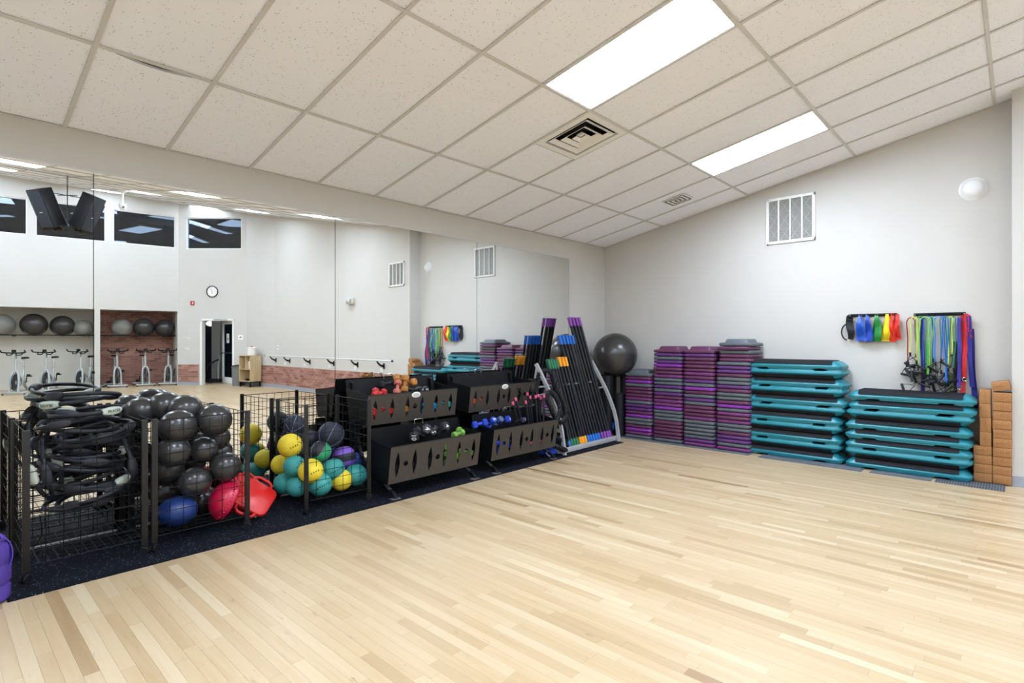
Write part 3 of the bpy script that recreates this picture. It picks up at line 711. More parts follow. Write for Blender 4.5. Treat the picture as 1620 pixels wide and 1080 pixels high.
# hook rails on the right wall
def rail(label, y0, y1, z, pegs):
    t = thing('hook_rail', label, 'rack', T(0, (y0 + y1) / 2, z), 'black wall hook rails'); L = abs(y0 - y1)
    G().box((-.006, 0, .005), (.012, L, .034)).obj('rail_plate', M_BLACK, t, bev=.002)
    for k in range(pegs):
        y = -L / 2 + .03 + (L - .06) * k / (pegs - 1)
        G().tube([(-.01, y, .0), (-.075, y, -.002), (-.085, y, .012)], .006, 8).obj('hook', M_BLACK, t, smooth=True)
    for s in (-1, 1): G().cyl((-.012, s * (L / 2 - .012), .005), (-.015, s * (L / 2 - .012), .005), .006, n=8).obj('screw', M_CHROME, t)
rail('black hook rail holding the coloured loop bands', -3.39, -3.835, 1.682, 6); rail('black hook rail holding tubes, straps and handles', -3.985, -4.425, 1.672, 8)
def bandcol(n, c): return mat('band_' + n, c, .42, var=.10, scale=14, coat=.1)
def loopband(label, col, y, w, h, seed, x=-.045, z=1.685):
    r = random.Random(seed); g = G(); n = 12
    for layer, (dx, dy, ww) in enumerate(((0, w * .20, w * .78), (-.026, -w * .22, w * .72))):
        L = []; Rr = []
        for i in range(n + 1):
            u = i / n; sp = math.sin(u * PI * .5) ** .7; wv = .012 * math.sin(u * 7 + seed + layer * 2)
            yy = y + dy * u + .01 * math.sin(u * 4 + seed)
            zz = z - h * u; xx = x + dx * math.sin(u * PI) + wv * .6 - (.012 if layer else 0)
            hw = .014 + (ww / 2 - .014) * min(1, sp * 1.1) * (1 - .1 * u)
            L.append((xx + .010 * math.sin(u * 9 + seed), yy + hw, zz)); Rr.append((xx - .012 * math.cos(u * 8 + seed * 2), yy - hw, zz + .006 * math.sin(seed + 3 * u)))
        # fold crease in the middle
        Mid = [((a[0] + b[0]) / 2 - .014 * math.sin(PI * i / n), (a[1] + b[1]) / 2 + (.012 if layer == 0 else -.01), (a[2] + b[2]) / 2) for i, (a, b) in enumerate(zip(L, Rr))]
        g.strip(L, Mid); g.strip(Mid, Rr)
        if layer == 0: L0, R0 = L[-1], Rr[-1]; T0 = (L[0], Rr[0])
        else:
            g.strip([L0, ((L0[0] + L[-1][0]) / 2, (L0[1] + L[-1][1]) / 2, z - h - .012), L[-1]], [R0, ((R0[0] + Rr[-1][0]) / 2, (R0[1] + Rr[-1][1]) / 2, z - h - .012), Rr[-1]])
            g.strip([T0[0], ((T0[0][0] + L[0][0]) / 2, T0[0][1], z + .008), L[0]], [T0[1], ((T0[1][0] + Rr[0][0]) / 2, T0[1][1], z + .008), Rr[0]])
    o = g.obj('loop_band', col, smooth=True, ang=70, solid=.0016); return tag(o, label, 'exercise band', 'loop bands on the short rail')
def wy(px): return on_x(px, 520, -.045).y
loopband('blue flat loop band, left of the two blue ones on the short rail', bandcol('blue', (18, 76, 178)), wy(1362), .105, .285, 1)
loopband('blue flat loop band next to the green one on the short rail', bandcol('blue2', (16, 62, 164)), wy(1374), .075, .290, 2, x=-.06)
loopband('green flat loop band on the short rail', bandcol('green', (20, 124, 50)), wy(1387), .098, .285, 3)
loopband('yellow flat loop band on the short rail', bandcol('yellow', (226, 202, 16)), wy(1402.5), .092, .285, 4)
loopband('red flat loop band folded open at rail end', bandcol('red', (202, 30, 20)), wy(1418), .095, .27, 5)
loopband('orange red flat loop band beside the yellow one', bandcol('orange', (208, 44, 18)), wy(1412), .06, .28, 6, x=-.06)
t = thing('ankle_cuff', 'black padded strap cuff at the left end of the short rail', 'strap', T(-.045, wy(1345), 1.685))
g = G(); g.strip([(0.01 * math.sin(i), .035 + .012 * math.sin(i * .6), -.03 * i) for i in range(10)], [(-.012 * math.cos(i), -.035 + .01 * math.sin(i * .8), -.03 * i - .01) for i in range(10)]); g.obj('cuff_pad', M_FOAM, t, smooth=True, solid=.012)
g = G(); g.tube([(-.01, .03 + .055 * math.sin(a), -.19 + .09 * math.cos(a)) for a in [PI * i / 9 for i in range(10)]], .008, 6); g.obj('cuff_strap', M_BLKPL, t, smooth=True)
g = G(); g.tube([(-.02, .026 * math.sin(a), -.02 + .03 * math.cos(a)) for a in [2 * PI * i / 12 for i in range(12)]], .006, 6, True); g.obj('cuff_loop', M_BLKPL, t, smooth=True)
# resistance tubes: two hanging legs over a hook, a handle at each end
def tubecol(n, c): return mat('tube_' + n, c, .35, var=.05, coat=.15)
def W(px, py, x): return on_x(px, py, x)
def handle(parent, p, tilt, seed):
    Mh = T(p) @ R('X', tilt) @ R('Z', seed % 3 * 25 - 25)
    g = G(); g.tube([(0, 0, 0), (0, .035, -.05), (0, .052, -.105)], .0036, 6).tube([(0, 0, 0), (0, -.035, -.05), (0, -.052, -.105)], .0036, 6)
    g.obj('handle_strap', M_BLKPL, parent, smooth=True, M=Mh)
    G().cyl((0, -.058, -.108), (0, .058, -.108), .0125, n=12).obj('grip', M_FOAM, parent, smooth=True, M=Mh)
def tubeband(label, col, peak, left, right, x, tl, tr, seed, r=.0058):
    t = thing('resistance_tube', label, 'exercise band', None, 'resistance tubes on the long rail')
    P, A, B = W(*peak, x), W(*left, x), W(*right, x); pts = []; n = 8; wr = (A.y - B.y) / 2; rad = min(.035, abs(wr)) or .01
    for i in range(9): pts.append(A.lerp(Vector((A.x, P.y + wr * .98, P.z - rad * 1.6)), i / 8) + Vector((.006 * math.sin(i * .8 + seed), .004 * math.sin(i * .9 + seed), 0)))
    for i in range(1, 8):
        a = PI - PI * i / 8; pts.append(Vector((P.x, P.y - wr * math.cos(a) * -1 * -1, P.z - rad * 1.6 * (1 - math.sin(a)))))
    for i in range(9): pts.append(Vector((B.x, P.y - wr * .98, P.z - rad * 1.6)).lerp(B, i / 8) + Vector((.006 * math.sin(i * .7 + seed * 2), .004 * math.sin(i * .9 + seed * 2), 0)))
    G().tube(pts, r, 8).obj('tube', col, t, smooth=True)
    for p, a in ((A, tl), (B, tr)):
        G().cyl(p + Vector((0, 0, .02)), p - Vector((0, 0, .02)), .009, n=8).obj('end_sleeve', M_BLKPL, t, smooth=True); handle(t, p - Vector((0, 0, .015)), a, seed)
tb = [('dark red tube, leftmost on the long rail', (150, 36, 40), (1441, 502), (1437, 575), (1450, 572), -.055, 8, -8), ('yellow tube beside the dark red one', (206, 206, 70), (1446, 501), (1440, 560), (1450, 573), -.065, -10, 20),
      ('green tube with a wide arch, third on the long rail', (46, 140, 72), (1457, 500), (1449, 562), (1466, 589), -.06, 30, -35), ('lime green tube hanging near the middle handles', (128, 194, 66), (1463, 501), (1453, 580), (1469, 592), -.075, 60, 20),
      ('blue tube with thick legs left of centre', (30, 82, 190), (1468, 500), (1461, 583), (1476, 570), -.06, -20, 35), ('bright green tube in the centre of long rail', (70, 170, 80), (1474, 501), (1466, 592), (1472, 586), -.07, 75, -60),
      ('light blue tube bowed outward at centre', (42, 110, 200), (1486, 500), (1480, 575), (1496, 603), -.07, 25, -25), ('teal green tube right of centre', (20, 130, 120), (1492, 501), (1489, 588), (1498, 590), -.06, -40, 12),
      ('royal blue tube ending in the lowest grip', (24, 92, 186), (1496, 501), (1489, 570), (1497, 608), -.08, 40, 80), ('yellow green tube slanting right of centre', (170, 210, 60), (1503, 500), (1500, 585), (1506, 560), -.07, -15, 30),
      ('dark green tube nearest the straps', (30, 128, 96), (1508, 501), (1500, 592), (1509, 585), -.06, 50, -30)]
for i, (l, c, pk, a, b, x, tl, tr) in enumerate(tb): tubeband(l, tubecol(str(i), c), pk, a, b, x, tl, tr, i)
def strap(label, rgb, pxa, pxb, pytop, pybot, x, w, seed, ring=False):
    t = thing('fabric_strap', label, 'strap', None, 'fabric straps on the long rail'); A, B = W(pxa, pytop, x), W(pxb, pybot, x); n = 14; L = []; Rr = []
    for i in range(n + 1):
        p = A.lerp(B, i / n) + Vector((.010 * math.sin(i * .7 + seed), .004 * math.sin(i * .5 + seed), 0)); tw = .5 * math.sin(i * .35 + seed)
        L.append(p + Vector((w / 2 * math.sin(tw), w / 2 * math.cos(tw), 0))); Rr.append(p - Vector((w / 2 * math.sin(tw), w / 2 * math.cos(tw), 0)))
    G().strip(L, Rr).obj('webbing', mat('web_%s' % (rgb,), rgb, .75, var=.08, scale=60, bump=.1), t, smooth=True, solid=.003)
    if ring: G().tube([B + Vector((0, .018 * math.sin(a), -.012 + .018 * math.cos(a))) for a in [2 * PI * i / 16 for i in range(16)]], .003, 6, True).obj('metal_ring', M_CHROME, t, smooth=True)
strap('violet blue strap with a metal ring, left of red', (54, 50, 142), 1518, 1517.5, 502, 611, -.075, .034, 1, True)
strap('red strap, left of the two red ones', (166, 22, 30), 1524, 1524, 498, 640, -.055, .045, 2)
strap('red strap ending in a clip ring', (186, 26, 30), 1529, 1526, 496, 598, -.075, .036, 3, True)
strap('dark blue strap at the right end of long rail', (34, 34, 122), 1532, 1537, 500, 612, -.07, .042, 4)
strap('dark blue strap hanging lowest behind the steps', (30, 30, 108), 1536, 1542, 520, 645, -.04, .05, 5)
strap('olive green strap hanging low behind handles', (112, 128, 64), 1504, 1506, 590, 640, -.05, .045, 6)
strap('dark blue strap hanging behind the central handles', (36, 40, 120), 1459, 1460, 500, 640, -.03, .036, 7)
strap('black strap hanging by the olive one', (26, 26, 30), 1512, 1511, 540, 640, -.045, .03, 8)
t = thing('corded_rope', 'red patterned cord hanging at the rail end', 'cord'); 
a, b = W(1534, 498, -.06), W(1536, 534, -.06)
G().tube([a.lerp(b, i / 12) + Vector((.004 * math.sin(i * 2), .005 * math.cos(i * 1.3), 0)) for i in range(13)], .008, 8).obj('cord', mat('cord_red', (150, 26, 34), .8, var=.4, scale=90), t, smooth=True)
for i, (px, py, tl) in enumerate(((1447, 622, 70), (1471, 628, 15), (1483, 616, -50), (1462, 606, 85))):
    t = thing('cable_handle', ('grey stirrup handle hanging lowest at left', 'black stirrup handle below the central tangle', 'black stirrup handle slanting right of tangle', 'black stirrup handle across the tangle')[i], 'handle', None, 'loose stirrup handles')
    handle(t, W(px, py - 12, -.085 - .01 * i), tl, i)
    G().cyl(W(px, py - 13, -.085 - .01 * i), W(px, py - 40, -.06), .003, n=6).obj('cord', M_BLKPL, t)
# stability ball on foam rollers in the corner
def ball(label, name, c, r, m, sc=(1, 1, 1), cat='ball', group=None, rot=None, seams=0):
    t = thing(name, label, cat, T(c) @ (rot or Matrix.Identity(4)), group)
    prof = []; nv = 20
    for i in range(nv + 1):
        a = PI * i / nv; rr_ = r * (1 + (.004 if seams and i % 3 == 0 else 0)); prof.append((max(.0012, rr_ * math.sin(a)), -rr_ * math.cos(a)))
    G().lathe(prof, 32, Matrix.Diagonal((*sc, 1))).obj('shell', m, t, smooth=True, ang=80)
    return t
bc = on_y(974, 561, -.40)
bc = Vector((-.40, -.44, 1.18)); 
t = ball('large black stability ball resting on foam rollers in the corner', 'stability_ball', bc, .325, M_BALL)
G().cyl((0, -.326, .02), (0, -.318, .02), .012, n=10).obj('plug', M_BLKPL, t)
fr = [('black foam roller standing tallest in the corner', -.545, -.40, .88, .075), ('shorter black foam roller standing beside the first riser stack', -.47, -.555, .62, .073),
      ('black foam roller standing behind the bar rack', -.28, -.30, .88, .075), ('black foam roller standing tight in the corner', -.40, -.22, .88, .075), ('black foam roller against the right wall', -.22, -.50, .88, .075)]
for l, x, y, h, r in fr:
    t = thing('foam_roller', l, 'foam roller', T(x, y, .0 if y < -.87 else .007), 'foam rollers in the corner')
    G().lathe([(r - .006, 0), (r, .006), (r, h - .006), (r - .006, h), (.012, h - .001)], 24).obj('roller', M_FOAM, t, smooth=True)
# ================================================================== CARTS
MZ = .009
def make_cart(w, d):
    t = thing('wire_cart', '', 'cart'); h0, h1 = .10, .862
    def grid(nx, L, axis, off):
        g = G(); r = .0023; n = nx
        for i in range(n + 1):
            u = -L / 2 + L * i / n
            a, b = ((u, off, h0), (u, off, h1)) if axis == 'x' else ((off, u, h0), (off, u, h1)); g.cyl(a, b, r, n=4)
        for k in range(11):
            z = h0 + (h1 - h0) * k / 10; rr_ = .0032 if k in (0, 10) else r
            a, b = ((-L / 2, off, z), (L / 2, off, z)) if axis == 'x' else ((off, -L / 2, z), (off, L / 2, z)); g.cyl(a, b, rr_, n=4)
        return g
    for s in (-1, 1): grid(7, w - .03, 'x', s * (d / 2 - .008)).obj('wire_panel', M_WIRE, t); grid(7, d - .03, 'y', s * (w / 2 - .008)).obj('wire_panel', M_WIRE, t)
    g = G()
    for i in range(13): u = -w / 2 + .02 + (w - .04) * i / 12; g.cyl((u, -d / 2 + .01, h0), (u, d / 2 - .01, h0), .0023, n=4)
    for i in range(8): u = -d / 2 + .02 + (d - .04) * i / 7; g.cyl((-w / 2 + .01, u, h0 - .003), (w / 2 - .01, u, h0 - .003), .0023, n=4)
    g.obj('wire_base', M_WIRE, t)
    for sx in (-1, 1):
        for sy in (-1, 1):
            M = T(sx * (w / 2 - .008), sy * (d / 2 - .004), 0)
            G().box((0, 0, .47), (.034, .016, .81)).obj('post', M_POST, t, bev=.002, M=M)
            c = thing('caster', '', '', M @ R('Z', 35 * sx * sy)); del c['label']; del c['category']; c.parent = t
            g = G()
            for s in (-1, 1): g.add(*disc(.027, .014), M=T(0, s * .012, .028) @ R('X', 90))
            g.obj('caster_wheel', M_BLKPL, c, smooth=True)
            G().cyl((0, 0, .03), (0, 0, .075), .008, n=8).box((0, 0, .054), (.045, .014, .012)).obj('caster_stem', M_BLKPL, c)
    return t
def disc(r, h, n=18):
    g = G(); g.lathe([(r * .55, -h / 2), (r * .9, -h / 2), (r, -h / 3), (r, h / 3), (r * .9, h / 2), (r * .55, h / 2), (.003, h / 2.4)], n); return g.v, g.f
carts = [('wire cart holding black exercise rings, leftmost of the three', (-6.985, -6.392, -.672, -.075), 0), ('wire cart holding shiny black balls, middle of three', (-6.352, -5.750, -.672, -.06), 0),
         ('wire cart holding teal and yellow medicine balls, rightmost of three', (-5.288, -4.715, -.668, -.072), -3.0)]
for l, (a, b, c, d), rz in carts:
    o = make_cart(b - a, d - c); o['label'] = l; o['group'] = 'wire grid carts'; o.matrix_basis = T((a + b) / 2, (c + d) / 2, MZ) @ R('Z', rz)
    if rz == 0 and a < -6.9:
        g = G()
        for i in range(15): u = -.27 + .54 * i / 14; g.cyl((u, -.285, .335), (u, .285, .335), .002, n=4)
        for s in (-.28, 0, .28): g.cyl((-.285, s, .331), (.285, s, .331), .003, n=4)
        g.obj('wire_shelf', M_WIRE, o)
# exercise rings
M_RING = mat('ring_rubber', (22, 24, 32), .45, spec=.35, var=.06); M_PAD = mat('ring_pad_dark', (32, 32, 40), .6, var=.06); M_PADL = mat('ring_pad_sage', (172, 180, 166), .6, var=.05)
M_INK = mat('ink', (20, 20, 22), .6); M_PRINTW = mat('white_print', (225, 225, 222), .6)
ringmesh = padmesh = None
def make_ring(pad):
    global ringmesh, padmesh
    t = thing('exercise_ring', '', 'exercise ring'); Rr = .190
    if ringmesh is None:
        g = G(); n = 40; rings = []
        for i in range(n):
            a = 2 * PI * i / n; rings.append([((Rr + .0118 * math.cos(b)) * math.cos(a), (Rr + .0118 * math.cos(b)) * math.sin(a), .0132 * math.sin(b)) for b in [2 * PI * j / 10 for j in range(10)]])
        g.loft(rings, False, closed=True); ringmesh = g.mesh('hoop', M_RING, True, 80)
    link('hoop', ringmesh, t)
    for s in (-1, 1):
        g = G(); rows = []
        for i in range(9):
            a = -.31 + .62 * i / 8; q = math.sqrt(max(.02, 1 - (i / 4 - 1) ** 2)); hh = .008 + .017 * q ** .7; c, sn = math.cos(a), math.sin(a)
            ri, ro = Rr - .016, Rr + .020; k = .006
            rows.append([(ri * c, ri * sn, -hh + k), (ri * c, ri * sn, hh - k), ((ri + k) * c, (ri + k) * sn, hh), ((ro - k) * c, (ro - k) * sn, hh), (ro * c, ro * sn, hh - k), (ro * c, ro * sn, -hh + k), ((ro - k) * c, (ro - k) * sn, -hh), ((ri + k) * c, (ri + k) * sn, -hh)])
        g.loft(rows); g.obj('pad', pad, t, smooth=True, ang=60, M=R('Z', 0 if s > 0 else 180))
    return t
protoD, protoL = Maker(lambda: make_ring(M_PAD)), Maker(lambda: make_ring(M_PADL))
ring_n = 0
def ring(M, light, label):
    return (protoL if light else protoD)(label, M, 'black exercise rings in the left cart')
rg = random.Random(3); z = .375; cxr, cyr = -6.665, -.385
spec = []
for i in range(17):
    light = i in (3, 9); tx, ty = rg.uniform(-12, 12), rg.uniform(-10, 10)
    spec.append((cxr + rg.uniform(-.055, .06), cyr + rg.uniform(-.05, .05), z, tx, ty, rg.uniform(0, 180), light)); z += .0335
for i, (x, y, zz, tx, ty, rz, light) in enumerate(spec):
    ring(T(x, y, zz) @ EU(tx, ty, rz), light, 'black exercise ring with %s pads, %s of the pile' % ('sage' if light else 'dark', 'lowest' if i == 0 else ORD[i + 1] + ' from the bottom'))
p = on_y(178, 650, -.575); a = ring(T(p.x - .10, -.415, p.z - .004) @ EU(3, -2, -60), True, 'black exercise ring on top with pale lettered pad facing front')
lettering('PILATES', .024, M_INK, a, R('Z', 0) @ T(.2108, 0, 0) @ R('Y', 90) @ R('Z', 90))
p = on_y(80, 641, -.42); b = ring(T(p.x + .145, -.30, p.z + .012) @ EU(5, 3, -142), True, 'black exercise ring on top at back left with lettered pad')
lettering('PILATES', .024, M_INK, b, R('Z', 0) @ T(.2108, 0, 0) @ R('Y', 90) @ R('Z', -90))
ring(T(-6.66, -.34, 1.035) @ EU(-7, 6, 30), False, 'black exercise ring crowning the pile, tilted toward the mirror')
for i, (x, y, zz, rx, rz) in enumerate(((-6.87, -.46, .62, 74, 65), (-6.845, -.40, .60, 80, 80), (-6.47, -.42, .58, 82, 95))):
    ring(T(x, y, zz) @ R('Z', rz) @ R('X', rx), i == 0, 'black exercise ring standing upright %s' % ('at the left wall of the cart, with sage pads', 'second from the left side of the cart', 'at the right side of the left cart', 'behind the front wires of the left cart')[i])
t = thing('resistance_band', 'black fabric bands heaped at the rear left of the ring pile', 'exercise band', T(-6.88, -.24, .80))
for k in range(3):
    g = G(); n = 16; L = [(.05 * math.cos(2 * PI * i / n) + .02 * k, .09 * math.sin(2 * PI * i / n) - .02 * k, .10 * math.sin(2 * PI * i / n + k) + .03 * k) for i in range(n + 1)]
    g.strip(L, [(a + .012, b, c + .05) for a, b, c in L]); g.obj('band_loop', M_BLKPL, t, smooth=True, solid=.004)
t = thing('charging_cord', 'thin black cord dangling below the ring pile', 'cord'); G().tube([on_y(63, 815, -.3), on_y(66, 830, -.3), on_y(66, 845, -.28), on_y(60, 858, -.26), on_y(52, 866, -.24)], .004, 6).obj('cord', M_BLKPL, t, smooth=True)
# purple roll at the left edge
M_PUR = mat('purple_fabric', (70, 46, 134), .75, var=.10, scale=10, bump=.15, bscale=40)
t = thing('purple_roll', 'purple ribbed roll with a strap at left edge of mat', 'exercise roll', T(-7.150, -.80, .008) @ Matrix.Diagonal((1, 1, 1.18, 1)))
G().lathe([(.085, 0), (.098, .01), (.100, .06), (.092, .075), (.101, .09), (.102, .15), (.094, .165), (.100, .18), (.098, .24), (.088, .26), (.02, .262)], 24).obj('roll', M_PUR, t, smooth=True)
g = G(); n = 12; L = [(.06 + .045 * math.sin(PI * i / n), -.055 + .02 * i / n, .13 + .155 * (1 - math.cos(PI * i / n)) / 2) for i in range(n + 1)]
g.strip(L, [(a - .012, b + .045, c + .012) for a, b, c in L]); g.obj('carry_strap', mat('purple_strap', (84, 56, 158), .6, var=.05), t, smooth=True, solid=.004)
# black balls in the middle cart
def pball(px, py, y, r, label, sq=.95, k=0):
    c = on_y(px, py, y); t = ball('%s' % label, 'exercise_ball', c, r, M_BALL, (1, 1, sq), group='black balls in the middle cart', rot=EU(k * 17 % 30 - 15, k * 29 % 34 - 17, k * 50))
    a = Vector((math.cos(k), math.sin(k), .4)).normalized(); d = on_y(px, py, y)
    G().cyl((0, -r * .99, 0), (0, -r * 1.008, 0), .007, n=10).obj('plug', M_PRINTW if k == 2 else M_BLKPL, t); return t
B = [(281, 674, -.525, .122, 'black ball at front left top, touching the rim wires'), (339, 664, -.515, .119, 'black ball at top right under the corner post'), (293, 648, -.36, .118, 'black ball at the crown of the heap, behind the front pair'),
     (262, 643, -.20, .113, 'black ball highest at the back near the mirror'), (223, 650, -.16, .105, 'black ball at the back left of the heap'), (274, 714, -.535, .108, 'black ball on the left side, second layer of the front'),
     (322, 711, -.44, .100, 'black ball in the middle of the second layer'), (357, 738, -.535, .108, 'black ball at right above the red dome'), (308, 762, -.53, .110, 'large black ball low in the middle of the front'),
     (266, 742, -.36, .105, 'black ball in shade at left between the layers'), (342, 692, -.33, .10, 'black ball tucked behind the top right ball'), (346, 715, -.27, .10, 'small black ball behind the middle layer at right'),
     (300, 730, -.20, .115, 'black ball at the back middle, by the mirror'), (262, 775, -.24, .115, 'black ball low at the back left'), (318, 790, -.20, .12, 'black ball at the bottom of the back row')]
for k, (px, py, y, r, l) in enumerate(B): pball(px, py, y, r, l, .94 + .04 * (k % 2), k)
ball('dark blue ball at the bottom left of the middle cart', 'exercise_ball', on_y(281, 809, -.52) + Vector((0, 0, .004)), .118, mat('blue_ball', (20, 48, 104), .4, var=.06, spec=.5), (1.06, 1, .86))
c = on_y(359, 790, -.545)
t = thing('balance_dome', 'crimson inflatable balance cushion tilted at the bottom right of middle cart', 'balance cushion', along(c, c + Vector((-.86, .16, .46))))
prof = [(.003, .115), (.05, .110), (.09, .092), (.122, .062), (.143, .025), (.150, -.005), (.146, -.022), (.11, -.03), (.06, -.032), (.003, -.033)]
M_RED = mat('crimson_vinyl', (180, 18, 56), .35, var=.05, spec=.5)
G().lathe(prof[::-1], 36).obj('cushion', M_RED, t, smooth=True, ang=80)
g = G()
for i in range(40): a = 2 * PI * i / 40; g.add(*tiny(.006), M=T(.146 * math.cos(a), .146 * math.sin(a), .018)) if 0 else g.sph((.1475 * math.cos(a), .1475 * math.sin(a), .010), .006, 6, 4)
o = g.obj('studs', M_RED, t, smooth=True); o['kind'] = 'stuff'
# red scooter boards leaning outside
M_SCO = mat('red_plastic', (204, 28, 26), .4, var=.04, coat=.1)
def make_scooter():
    t = thing('scooter_board', '', 'scooter board')
    G().loft([rr(.27, .27, .05, -.014), rr(.29, .29, .06, -.008), rr(.29, .29, .06, .010), rr(.278, .278, .055, .016)]).obj('board', M_SCO, t, smooth=True, ang=50)
    for s in (-1, 1):
        G().tube([(s * .13, -.075, 0), (s * .175, -.07, 0), (s * .195, -.04, 0), (s * .197, .04, 0), (s * .175, .07, 0), (s * .13, .075, 0)], .0115, 10).obj('handle', M_SCO, t, smooth=True)
    for sx in (-1, 1):
        for sy in (-1, 1):
            G().cyl((sx * .095, sy * .095, -.014), (sx * .095, sy * .095, -.035), .012, n=8).add(*disc(.022, .016), M=T(sx * .095, sy * .095, -.052) @ R('X', 90)).obj('caster', M_LGREY, t, smooth=True)
    return t
sco = Maker(make_scooter)
c = on_z(402, 785, .185); sco('red plastic scooter board leaning outside the middle cart', T(c) @ R('Z', 14) @ R('X', 44) @ R('Z', 36), 'red scooter boards')
sco('red scooter board behind the front one, half hidden by cart wires', T(c.x - .05, c.y + .17, .20) @ R('Z', 14) @ R('X', 50) @ R('Z', 30), 'red scooter boards')
# medicine balls
def medmat(name, ca, cb=None, axis=2, th=.5):
    if cb is None: return mat('med_' + name, ca, .6, var=.05, scale=40, bump=.25, bscale=420)
    m = mat('med_' + name, ca, .6, var=.05, scale=40, bump=.2, bscale=420); nt = m.node_tree; b = nt.nodes['Principled BSDF']; src = b.inputs['Base Color'].links[0].from_socket
    tc = node(m, 'ShaderNodeTexCoord'); w = node(m, 'ShaderNodeTexWave'); w.bands_direction = 'XYZ'[axis]; w.inputs['Scale'].default_value = th; w.inputs['Distortion'].default_value = 0
    lk(m, tc.outputs['Object'], w.inputs['Vector']); g = node(m, 'ShaderNodeMath', operation='GREATER_THAN'); g.inputs[1].default_value = .55; lk(m, w.outputs['Fac'], g.inputs[0])
    x = node(m, 'ShaderNodeMix', data_type='RGBA'); x.inputs[7].default_value = lin(cb); lk(m, g.outputs[0], x.inputs[0]); lk(m, src, x.inputs[6]); lk(m, x.outputs[2], b.inputs['Base Color']); return m
MT_ = medmat('teal', (48, 140, 136)); MY_ = medmat('yellow', (218, 194, 44)); MN_ = medmat('navy', (22, 28, 46)); MG_ = medmat('green', (40, 150, 96), (30, 32, 36), 0, 2.1); MP_ = medmat('purple', (44, 42, 54), (128, 92, 196), 1, 2.4); MB_ = medmat('blue', (30, 74, 168))
def med(zx, zy, zd, y, m, label, seam=None, word=None, k=0):
    px, py = 370 + zx / 4.5, 590 + zy / 4.5; c = on_y(px, py, y); D = view(c)[2]; r = zd / 4.5 / 2 * D / FPX * .985
    c.z = max(c.z, .112 + r * .98)
    t = ball(label, 'medicine_ball', c, r, m, group='medicine balls in the right cart', seams=1, rot=EU(20 + 37 * k, 15 * k, 61 * k))
    if seam:
        for e in ((90, 0, 0), (90, 0, 60), (90, 0, 120)):
            G().tube([(r * 1.001 * math.cos(a), r * 1.001 * math.sin(a), 0) for a in [2 * PI * i / 40 for i in range(40)]], .0022, 5, True).obj('seam', seam, t, smooth=True, M=EU(*e))
    if word:
        # curved printed bar on the face turned to the room
        inv = (EU(20 + 37 * k, 15 * k, 61 * k)).inverted(); d = (CAM - c); d.z += .3; q = d.to_track_quat('Z', 'Y').to_matrix().to_4x4()
        g = G()
        for i in range(len(word)):
            a = math.radians((i - (len(word) - 1) / 2) * 12 + 14); ty = R('Y', math.degrees(a)); g2 = r * 1.003
            g.box((0, 0, g2), (.007, .013, .001), ty @ R('X', 16)); 
        g.obj('printed_word', M_INK, t, M=inv @ q @ R('Z', 25))
    return t
M_SEAM = mat('seam', (120, 130, 150), .6)
for k, a in enumerate([(400, 515, 170, -.40, MY_, 'yellow medicine ball highest on the left of the pile', None, 'XXXX'), (547, 697, 176, -.565, MY_, 'yellow medicine ball in the middle of the front', None, 'XXXX'), (765, 815, 152, -.56, MY_, 'yellow medicine ball lowest at the front right'),
    (430, 660, 152, -.45, MT_, 'teal medicine ball beside the middle yellow one, on the left', None, 'XX'), (710, 685, 158, -.53, MT_, 'teal medicine ball in the middle of the front right', None, 'XXXXXXX'), (866, 740, 158, -.52, MT_, 'teal medicine ball at the far right corner', None, 'XX'),
    (615, 833, 166, -.575, MT_, 'teal medicine ball at the bottom beside the front post', None, 'XXXXXXX'), (450, 825, 150, -.46, MT_, 'teal medicine ball at the bottom left of the front post', None, 'XX'), (360, 790, 150, -.30, MT_, 'teal medicine ball at the bottom, furthest left'),
    (612, 562, 158, -.40, MG_, 'green and black panelled medicine ball in mid pile', M_SEAM), (690, 442, 190, -.36, MN_, 'navy medicine ball with pale seams, highest of pile', M_SEAM), (437, 375, 158, -.17, MN_, 'dark navy medicine ball at the back, against the mirror', M_SEAM),
    (785, 602, 168, -.35, MP_, 'black medicine ball with purple bands on the right'), (862, 628, 130, -.22, MB_, 'blue medicine ball half hidden behind the purple banded one'), (550, 470, 120, -.20, MN_, 'small navy ball tucked behind the green one'),
    (335, 650, 140, -.17, MY_, 'yellow medicine ball low at the back left'), (470, 560, 150, -.22, MN_, 'dark ball in the shade at the pile centre'), (640, 700, 160, -.33, MT_, 'teal ball inside the pile behind the front row'), (800, 760, 150, -.30, MN_, 'navy ball low inside the pile'), (520, 740, 160, -.25, MT_, 'teal ball low inside the pile, at the back')]):
    med(*a[:4], a[4], a[5], a[6] if len(a) > 6 else None, a[7] if len(a) > 7 else None, k)
